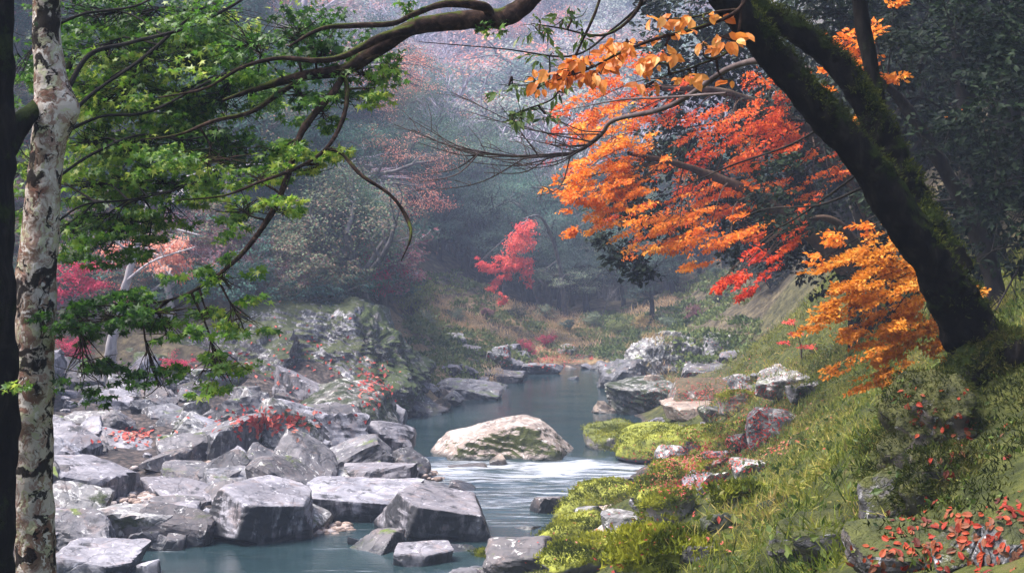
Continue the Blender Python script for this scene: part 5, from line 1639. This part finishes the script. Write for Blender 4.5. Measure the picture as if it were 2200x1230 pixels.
hang_leaves(pl, pl_base, [(px, py, D, sx / F * D, .12, sy / F * D, c) for (px, py, D, sx, sy, c) in
            [(1150, 180, 9.4, 55, 14, 34), (1100, 195, 9.4, 40, 16, 28), (1120, 240, 9.4, 45, 22, 46), (1105, 262, 9.4, 30, 16, 26), (1170, 245, 9.4, 30, 20, 20), (1150, 60, 9.4, 40, 18, 26), (1200, 50, 9.4, 50, 20, 26), (1180, 120, 9.4, 40, 20, 26), (1250, 80, 9.4, 30, 14, 14), (1210, 200, 9.4, 30, 20, 18), (1230, 30, 9.4, 40, 20, 18)]],
            LEAF['lance'], .075, tmpl_rhomb(.34), 47, 280, BARK_LIMB, LB2)

# orange oval leaves in front of the leaning trunk
LEAF['beech'] = leaf_mat('orange_oval_leaves', [(.52, .13, .02), (.66, .20, .03), (.74, .28, .05), (.78, .38, .10)], 2.0, .4, .45, .35, .3)
ob_base = at(1620, -120, 8.4)
ob = thing('hanging_branch', 'branch with large orange oval leaves hanging before the leaning trunk', 'branch', ob_base)
LB3 = [limb(ob, ob_base, [(1500, -128, 9.95), (1570, -150, 9.2), (1622, -90, 8.5), (1592, 15, 8.4), (1500, 60, 8.4), (1420, 80, 8.4), (1340, 110, 8.4), (1260, 150, 8.4), (1160, 185, 8.4)], [5, 5, 4.5, 4.2, 4, 3.5, 3, 2, 1], BARK_LIMB, n=70, sides=6, seed=51),
       limb(ob, ob_base, [(1596, 0, 8.4), (1575, 100, 8.4), (1500, 140, 8.4), (1440, 160, 8.4), (1380, 185, 8.4)], [3, 3, 2.5, 2, 1], BARK_LIMB, n=30, sides=6, seed=52),
       limb(ob, ob_base, [(1590, 20, 8.4), (1540, 25, 8.4), (1470, 40, 8.4), (1410, 38, 8.4)], [3, 2.5, 2, 1], BARK_LIMB, n=20, sides=6, seed=53)]
hang_leaves(ob, ob_base, [(px, py, D, sx / F * D, .12, sy / F * D, c) for (px, py, D, sx, sy, c) in
            [(1160, 180, 8.4, 26, 14, 14), (1190, 160, 8.4, 34, 20, 22), (1230, 150, 8.4, 34, 26, 30), (1270, 135, 8.4, 36, 26, 30), (1310, 110, 8.4, 36, 30, 30), (1350, 90, 8.4, 30, 16, 14), (1290, 160, 8.4, 36, 16, 14), (1400, 140, 8.4, 30, 16, 12), (1440, 125, 8.4, 34, 14, 14),
             (1480, 40, 8.4, 40, 9, 12), (1420, 40, 8.4, 26, 10, 8), (1530, 35, 8.4, 30, 12, 9), (1550, 80, 8.4, 30, 14, 8), (1560, 100, 8.4, 30, 10, 8), (1470, 165, 8.4, 36, 10, 10), (1390, 180, 8.4, 26, 9, 6), (1440, 75, 8.4, 30, 10, 8), (1510, 95, 8.4, 20, 10, 5), (1500, 170, 8.4, 20, 14, 4), (1560, 175, 8.4, 20, 8, 2)]],
            LEAF['beech'], .07, T_O, 54, 300, BARK_LIMB, LB3, nmix=(.5, .35, -.8))

# ------------------------------------------------------------------ the mottled tree and the dark trunk at the left edge
LICHEN = bark_mat('mottled_lichen_bark', [(.25, (.05, .03, .022)), (.5, (.17, .11, .08)), (.7, (.33, .27, .21))], (10, 10, 7), 6.0, bump=.7,
                  patches=[(5.0, .44, .53, (.50, .44, .395), .9, 8.0), (10.0, .55, .58, (.42, .42, .28), .85, 5.0), (14.0, .50, .60, (.20, .09, .065), .7, 8.0), (18.0, .57, .60, (.60, .55, .51), .9, 4.0), (4.2, .56, .60, (.014, .011, .010), .97, 8.0), (12.0, .59, .62, (.014, .011, .010), .95, 6.0)])
mb = at(78, 1400, 9.0)
mb[2] = tz(mb[0], mb[1]) - .2
mt = thing('mottled_tree', 'slender tree with white lichen mottled bark standing at the left', 'tree', mb)
tpts = [mb, at(78, 1235, 9), at(70, 1100, 9), at(66, 960, 9), at(70, 850, 9), at(74, 720, 9), at(78, 600, 9), at(88, 470, 9), at(98, 350, 9), at(112, 240, 9), at(106, 150, 9), at(100, 60, 9), at(100, -40, 9), at(96, -200, 9)]
trad = [46, 43, 44, 46, 45, 43, 42, 38, 34, 40, 33, 30, 29, 26]
pth = catmull(tpts, 160)
V, Q = tube(pth, [r / F * 9 for r in trad], 48, .07, 5, 4)
# the swelling on its right side
kc = at(142, 235, 9)
dv = V - kc
kd = np.exp(-(dv[:, 0] ** 2 / .085 ** 2 + dv[:, 2] ** 2 / .13 ** 2 + dv[:, 1] ** 2 / .12 ** 2))
V = V + kd[:, None] * np.array([.075, -.02, 0])
put('trunk', mesh_np('trunk', V - mb, Q, [LICHEN], True), mt)
ML = [limb(mt, mb, [(135, 215, 9.05), (190, 120, 9.2), (280, 92, 9.4), (400, 60, 9.6), (510, 6, 9.8), (560, -40, 9.9)], [5.6, 5.0, 4.3, 3.7, 3.1, 1.9], WOOD['dark'], n=50, seed=61),
      limb(mt, mb, [(140, 260, 9.05), (200, 200, 9.2), (300, 130, 9.5), (380, 60, 9.8), (430, 20, 10)], [4.3, 3.7, 3.1, 2.5, 1.2], WOOD['dark'], n=40, seed=62),
      limb(mt, mb, [(135, 285, 9.05), (220, 250, 9.2), (320, 240, 9.4), (440, 180, 9.7), (560, 120, 10)], [3.7, 3.1, 3.1, 2.5, 1.2], WOOD['dark'], n=40, seed=63),
      limb(mt, mb, [(125, 380, 9.05), (200, 330, 9.2), (300, 290, 9.4), (400, 300, 9.6), (480, 280, 9.8)], [3.1, 3.1, 2.5, 1.9, 0.9], WOOD['dark'], n=40, seed=64),
      limb(mt, mb, [(118, 480, 9.05), (180, 440, 9.2), (270, 430, 9.4), (370, 410, 9.6), (450, 380, 9.8)], [2.5, 2.5, 2.2, 1.9, 0.9], WOOD['dark'], n=40, seed=65),
      limb(mt, mb, [(110, 60, 9.05), (180, 30, 9.2), (300, 10, 9.5), (360, -40, 9.7)], [3.1, 3.1, 2.5, 1.9], WOOD['dark'], n=30, seed=66)]
SP_M = []
for (px, py, D, sx, sy, cnt) in [(190, 40, 10, 70, 50, 190), (290, 40, 10.2, 80, 50, 220), (390, 50, 10.4, 80, 50, 200), (470, 40, 10.6, 80, 50, 180), (200, 130, 10, 80, 45, 190), (300, 140, 10.2, 80, 45, 220), (400, 130, 10.4, 80, 45, 220), (490, 130, 10.6, 70, 40, 150),
                                 (180, 220, 10, 60, 40, 140), (270, 230, 10.1, 80, 40, 220), (370, 230, 10.3, 80, 40, 220), (460, 230, 10.4, 70, 35, 160), (540, 210, 10.5, 50, 30, 90), (190, 310, 10, 60, 36, 130), (280, 320, 10.1, 80, 36, 190), (380, 310, 10.2, 80, 36, 190), (470, 310, 10.3, 60, 30, 110), (530, 330, 10.4, 50, 28, 80),
                                 (180, 400, 10, 50, 36, 110), (260, 400, 10, 70, 36, 150), (350, 390, 10.1, 70, 32, 140), (430, 390, 10.2, 50, 26, 80), (200, 480, 10, 60, 32, 110), (280, 490, 10, 60, 30, 110), (350, 470, 10.1, 50, 26, 70), (240, 530, 10, 50, 22, 70), (320, 530, 10, 40, 16, 40), (150, 510, 10, 30, 26, 40), (50, 130, 10, 24, 50, 60), (50, 350, 10, 20, 60, 70), (55, 480, 10, 16, 50, 40)]:
    SP_M.append((px, py, D, sx / F * D, .5, sy / F * D, int(cnt * 5.0)))
hang_leaves(mt, mb, SP_M, LEAF['mapleg'], .043, T_M, 67, 300, WOOD['dark'], ML)

db = at(-20, 1400, 8.6)
db[2] = tz(db[0], db[1]) - .2
dt = thing('dark_tree', 'dark mossy trunk cut off by the left edge of the picture', 'tree', db)
V, Q = tube(catmull([db, at(-20, 1230, 8.6), at(-8, 900, 8.6), at(-14, 560, 8.6), at(-16, 300, 8.6), at(-22, 0, 8.6), at(-30, -200, 8.6)], 100), [r / F * 8.6 for r in (52, 50, 46, 44, 46, 48, 44)], 32, .12, 5, 7)
put('trunk', mesh_np('trunk', V - db, Q, [BARK_MOSS], True), dt)
limb(dt, db, [(0, 330, 8.6), (40, 270, 8.75), (75, 235, 8.95), (120, 190, 9.3), (160, 120, 9.6)], [30, 24, 18, 12, 5], BARK_MOSS, n=30, seed=71, sides=16)

# ------------------------------------------------------------------ grass, fallen leaves
bpy.context.view_layer.update()
allV, allF, off = [], [], 0
for o in [ground] + ROCKS:
    me = o.data
    V = np.zeros(len(me.vertices) * 3, np.float32)
    me.vertices.foreach_get('co', V)
    V = V.reshape(-1, 3)
    M = np.array(o.matrix_world)
    V = V @ M[:3, :3].T + M[:3, 3]
    Fi = np.zeros(len(me.loops), np.int32)
    me.loops.foreach_get('vertex_index', Fi)
    k = len(me.polygons[0].vertices)
    allF.append(Fi.reshape(-1, k) + off)
    allV.append(V)
    off += len(V)
bvh = BVHTree.FromPolygons(np.concatenate(allV).tolist(), [f for a in allF for f in a.tolist()])


def drop_on(x, y):
    h = bvh.ray_cast(Vector((x, y, 40)), Vector((0, 0, -1)))
    return (np.array(h[0]), np.array(h[1])) if h[0] is not None else (None, None)


def from_view(px, py):
    h = bvh.ray_cast(Vector((0, 0, CAMZ)), Vector(((px - CX) / F, 1, -(py - HOR) / F)).normalized())
    return (np.array(h[0]), np.array(h[1])) if h[0] is not None else (None, None)


rng = np.random.default_rng(91)
GRASS = leaf_mat('grass_blades', [(.025, .04, .007), (.08, .115, .016), (.18, .21, .028), (.33, .31, .06), (.38, .27, .10)], 1.2, .3, .6, .2, .6)


def grass(name, label, n, xy, size, mat, tuft=7, bend=.5, spread=.05, tm=None, offrock=False):
    P, S = [], []
    while len(P) < n:
        q = xy()
        if q is None:
            continue
        h, nn = drop_on(*q)
        if h is None or (offrock and h[2] > tz(*q) + .08):
            continue
        for _ in range(tuft):
            P.append(h + np.append(rng.normal(size=2) * spread, -.02))
            S.append(rng.uniform(*size))
    P = np.array(P)
    T = norm(rng.normal(size=P.shape) * bend + np.array([-.15, -.1, 1.0]))
    N = norm(np.cross(T, rng.normal(size=P.shape)))
    V, Fc = leaves(P, N, T, np.cross(N, T), S, tm or T_B)
    o = put(name, mesh_np(name, V, Fc, [mat]), kind='stuff')
    return tag(o, label, 'grass')


def xy_slope():
    y = 7.6 + 24 * rng.random() ** 1.3
    x = rng.uniform(.9, 8)
    px = x / y * F + CX
    z = tz(x, y)
    py = HOR + (CAMZ - z) / y * F
    # the tufts run from the path edge down to the moss
    if px < np.interp(py, [600, 780, 900, 1000, 1100, 1230], [1620, 1660, 1720, 1640, 1560, 1470]) + rng.normal() * 25:
        return None
    if px > 2250 or py > 1300 or (y < 10.5 and (px > 1880 or rng.random() < .4)):
        return None
    return x, y


grass('grass', 'soft green and straw grass covering the right slope', 80000, xy_slope, (.05, .17), GRASS, 10, .75, .07)


def xy_upper():
    y = rng.uniform(30, 58)
    px = rng.uniform(1480, 1900)
    x = (px - CX) / F * y
    z = tz(x, y)
    if z < 1.0 or px < 1560 + rng.normal() * 30:
        return None
    return x, y


grass('upper_grass', 'olive and straw grass on the upper right slope behind the sapling', 22000, xy_upper, (.10, .26), GRASS, 10, .75, .14)
SCRUB = leaf_mat('scrub_leaves', [(.03, .05, .015), (.08, .12, .035), (.16, .20, .06), (.26, .24, .10)], .4, .3, .6, .2, .6)


def xy_scrub():
    y = rng.uniform(56, 86)
    px = rng.uniform(870, 1640)
    x = (px - CX) / F * y
    z = tz(x, y)
    if z < .5 or z > 5 or fbm(np.array([[x, y, 0]]) * .35, 2, 6)[0] > .25:
        return None
    return x, y


grass('far_scrub', 'low olive green scrub covering the banks round the far pool', 42000, xy_scrub, (.12, .3), SCRUB, 40, 1.0, .3, tmpl_rhomb(.5))
DRY = leaf_mat('dry_grass_blades', [(.12, .13, .04), (.34, .25, .12), (.55, .36, .21), (.62, .45, .28)], .25, .3, .7, .1, .7)


def xy_dry():
    y = rng.uniform(55, 84)
    px = rng.uniform(880, 1620)
    x = (px - CX) / F * y
    z = tz(x, y)
    if z < .25 or z > 4 or px > 1450 or fbm(np.array([[x, y, 0]]) * .35, 2, 6)[0] < -.05:
        return None
    return x, y


grass('dry_grass', 'pale brown dry grass on the banks round the far pool', 12000, xy_dry, (.2, .45), DRY, 12, .6, .22)
FAN = leaf_mat('bank_herbs', [(.03, .05, .012), (.08, .10, .02), (.15, .15, .03), (.24, .16, .06)], 1.5, .3, .6, .2, .5)


def xy_bank():
    y = rng.uniform(21, 46)
    x = rng.uniform(0, 9)
    px = x / y * F + CX
    z = tz(x, y)
    if z < .3 or px > 1780 or px < 1100 or fbm(np.array([[x, y, 0]]) * .8, 2, 4)[0] < .05:
        return None
    return x, y


grass('moss_tufts', 'tufts of moss and herbs on the lower right bank', 16000, xy_bank, (.06, .14), FAN, 14, .9, .09, tmpl_rhomb(.22), True)


def xy_mossrock():
    o = MOSSY[int(rng.integers(len(MOSSY)))]
    me = o.data
    v = me.vertices[int(rng.integers(len(me.vertices)))]
    if v.normal[2] < .25:
        return None
    q = o.matrix_world @ v.co
    return q[0] + rng.normal() * .02, q[1] + rng.normal() * .02


MOSSY = [o for o in ROCKS if o.data.materials[0] in (RM['moss'], RM['mossmid'])]
grass('moss_fur', 'fur of bright yellow green moss on the rocks of the right bank', 70000, xy_mossrock, (.04, .09),
      leaf_mat('moss_fur_blades', [(.035, .05, .006), (.11, .13, .012), (.25, .26, .022), (.40, .38, .045)], 2.0, .3, .7, .1, .7), 12, 1.0, .06, tmpl_rhomb(.3))


def py_of(x, y):
    return HOR + (CAMZ - tz(x, y)) / y * F


def xy_near():
    y = rng.uniform(6.6, 11.5)
    x = rng.uniform(1.5, 4.8)
    px = x / y * F + CX
    if px < 1850 or (py_of(x, y) > 1090 and rng.random() < .8) or fbm(np.array([[x, y, 0]]) * 2.2, 2, 14)[0] < -.35:
        return None
    return x, y


grass('moss_fringe', 'short moss and grass fringe on the near right hump', 60000, xy_near, (.02, .06), leaf_mat('near_moss_blades', [(.008, .012, .003), (.025, .035, .006), (.06, .07, .012), (.12, .10, .03)], 3, .2, .7, .1), 12, .9, .035, tmpl_rhomb(.2))

def fur_on(name, label, objs, n, size, mat, tm, droop=.35, parent=None):
    """blades standing on the faces of some objects, wherever the faces look"""
    P, N = [], []
    for o in objs:
        me = o.data
        k = len(me.polygons)
        c, nn, ar = np.zeros(k * 3), np.zeros(k * 3), np.zeros(k)
        me.polygons.foreach_get('center', c)
        me.polygons.foreach_get('normal', nn)
        me.polygons.foreach_get('area', ar)
        c, nn = c.reshape(-1, 3), nn.reshape(-1, 3)
        loc = np.array(o.matrix_world.translation)
        w = ar * np.clip(.35 + nn[:, 2] + .9 * fbm((c + loc) * 3.0, 3, 7), 0, 1)
        i = rng.choice(k, int(n / len(objs)), p=w / w.sum())
        P.append(c[i] + loc + rng.normal(size=(len(i), 3)) * .012)
        N.append(nn[i])
    P, N = np.concatenate(P), np.concatenate(N)
    T = norm(N + rng.normal(size=N.shape) * .55 + np.array([0, 0, -droop]))
    B = norm(np.cross(T, rng.normal(size=T.shape)))
    V, Fc = leaves(P, B, T, np.cross(B, T), rng.uniform(*size, len(P)), tm)
    o = put(name, mesh_np(name, V, Fc, [mat]), kind='stuff')
    return tag(o, label, 'moss')


NEARM = [o for o in ROCKS if o.data.materials[0] is RM['nearmoss']]
fur_on('near_moss', 'shaggy olive moss hanging on the dark rocks below the leaning tree', NEARM + [c for c in lt.children if c.name.startswith('root')], 34000, (.015, .045), bpy.data.materials['near_moss_blades'], tmpl_rhomb(.22))
HERB = leaf_mat('herb_leaves', [(.02, .04, .008), (.06, .10, .015), (.13, .17, .03), (.26, .22, .06)], 1.5, .35, .5, .3, .4)
grass('slope_herbs', 'small leafy herbs growing through the grass of the right slope', 14000, xy_slope, (.04, .09), HERB, 12, 1.2, .12, tmpl_rhomb(.55))
grass('near_herbs', 'small leafy herbs on the shaded near right bank', 7000, xy_near, (.025, .05), HERB, 8, 1.2, .05, tmpl_rhomb(.5))

me = [c for c in lt.children if c.name.startswith(('trunk', 'stem'))]
P, N = [], []
for c in me:
    V = np.array([(v.co[:], v.normal[:]) for v in c.data.vertices])
    w = V[:, 1, 2] + .5 * fbm(V[:, 0] * 3, 3, 3)
    ok = np.nonzero(w > .25)[0]
    ok = rng.choice(ok, min(len(ok), 7000), replace=True)
    P.append(V[ok, 0] + rng.normal(size=(len(ok), 3)) * .012)
    N.append(norm(V[ok, 1] + rng.normal(size=(len(ok), 3)) * .8))
P, T = np.concatenate(P), np.concatenate(N)
N = norm(np.cross(T, rng.normal(size=P.shape)))
V, Fc = leaves(P, N, T, np.cross(N, T), rng.uniform(.015, .045, len(P)), tmpl_rhomb(.25))
put('moss', mesh_np('moss', V, Fc, [leaf_mat('trunk_moss', [(.008, .012, .003), (.03, .04, .006), (.08, .09, .012)], 3, .2, .7, .1)]), lt, kind='stuff')

# fallen leaves in the near right corner, one by one
FALL = leaf_mat('fallen_leaves', [(.05, .018, .012), (.17, .018, .010), (.30, .03, .013), (.30, .06, .02), (.20, .07, .035), (.11, .055, .035)], 2, .15, .6, .2, .15)
lit = thing('leaf_litter', 'fallen orange red leaves lying on the near rocks under the leaning tree', 'leaves', at(1980, 1150, 8.5))
lmesh = mesh_np('leaf', *tmpl_oval(.6), [FALL])
patches = [((1990, 1190), (50, 28), 60), ((2110, 1150), (60, 40), 70), ((2170, 1100), (30, 30), 30), ((2010, 1110), (40, 30), 26), ((1940, 1160), (40, 26), 24), ((2060, 930), (40, 34), 24), ((1990, 880), (24, 30), 16), ((2120, 900), (50, 40), 12), ((2030, 1000), (30, 30), 12), ((2150, 1200), (40, 26), 30), ((1960, 840), (16, 8), 6), ((1900, 1205), (40, 18), 14)]
rg = np.random.default_rng(17)
for (c, s, n) in patches:
    for _ in range(n):
        h, nn = from_view(c[0] + rg.normal() * s[0], c[1] + rg.normal() * s[1])
        if h is None or h[1] > 14:
            continue
        N = norm(nn + rg.normal(size=3) * .22)[None]
        t, b = frames(N, rg)
        q = bpy.data.objects.new('leaf', lmesh)
        COL.objects.link(q)
        q.parent = lit
        N, t, b = N[0], t[0], b[0]
        M = Matrix(((b[0], t[0], N[0], 0), (b[1], t[1], N[1], 0), (b[2], t[2], N[2], 0), (0, 0, 0, 1)))
        q.matrix_local = Matrix.Translation(Vector(h + N * .006) - lit.location) @ M @ Matrix.Scale(float(rg.uniform(.030, .056)), 4)


def litter(name, label, areas, size, mat, seed):
    rg = np.random.default_rng(seed)
    P, N = [], []
    for (c, s, n) in areas:
        for _ in range(n):
            h, nn = from_view(c[0] + rg.normal() * s[0], c[1] + rg.normal() * s[1])
            if h is None or h[2] < .12 or h[1] > 90:
                continue
            P.append(h + nn * .03)
            N.append(norm(nn + rg.normal(size=3) * .25))
    P, N = np.array(P), np.array(N)
    t, b = frames(N, rg)
    V, Fc = leaves(P, N, t, b, rg.uniform(*size, len(P)), T_R)
    o = put(name, mesh_np(name, V, Fc, [mat]), kind='stuff')
    return tag(o, label, 'leaves')


REDF = leaf_mat('small_fallen_leaves', [(.22, .02, .022), (.42, .045, .04), (.48, .11, .08), (.46, .24, .18)], .6, .2, .6, .2, .4)
litter('small_leaf_litter', 'small red and pink fallen leaves sprinkled over the right bank', [((1500, 840), (60, 20), 500), ((1580, 870), (50, 30), 350), ((1660, 910), (50, 30), 150), ((1440, 1000), (60, 20), 420), ((1500, 985), (50, 25), 420), ((1560, 960), (50, 30), 350), ((1460, 1045), (50, 12), 250), ((1650, 960), (40, 12), 160), ((1400, 1110), (90, 60), 90), ((1300, 1150), (120, 40), 50), ((1640, 860), (40, 40), 130), ((1600, 780), (60, 40), 200)], (.035, .07), REDF, 5)
litter('far_leaf_litter', 'red fallen leaves by the far pool and under the cliff', [((1150, 760), (40, 16), 300), ((1200, 770), (40, 8), 160), ((800, 830), (20, 22), 130), ((560, 905), (60, 12), 200), ((290, 935), (30, 10), 90), ((600, 780), (120, 60), 120)], (.10, .2), REDF, 6)

# ------------------------------------------------------------------ misty air of the gorge
hz = NT('haze_air')
pv = hz.n('VolumePrincipled', {'Color': (.62, .72, 1.0), 'Density': .0012, 'Anisotropy': 0.0})
hz.t.links.new(pv.outputs[0], hz.out.inputs[1])
x0, x1, y0, y1, z0, z1 = -176, 176, -16, 428, -4, 200
HV = np.array([[x, y, z] for z in (z0, z1) for y in (y0, y1) for x in (x0, x1)], float)
HF = np.array([[0, 2, 3, 1], [4, 5, 7, 6], [0, 1, 5, 4], [2, 6, 7, 3], [0, 4, 6, 2], [1, 3, 7, 5]])
put('haze', mesh_np('haze', HV, HF, [hz.m]), kind='stuff', label='thin blue grey mist filling the gorge', category='haze')
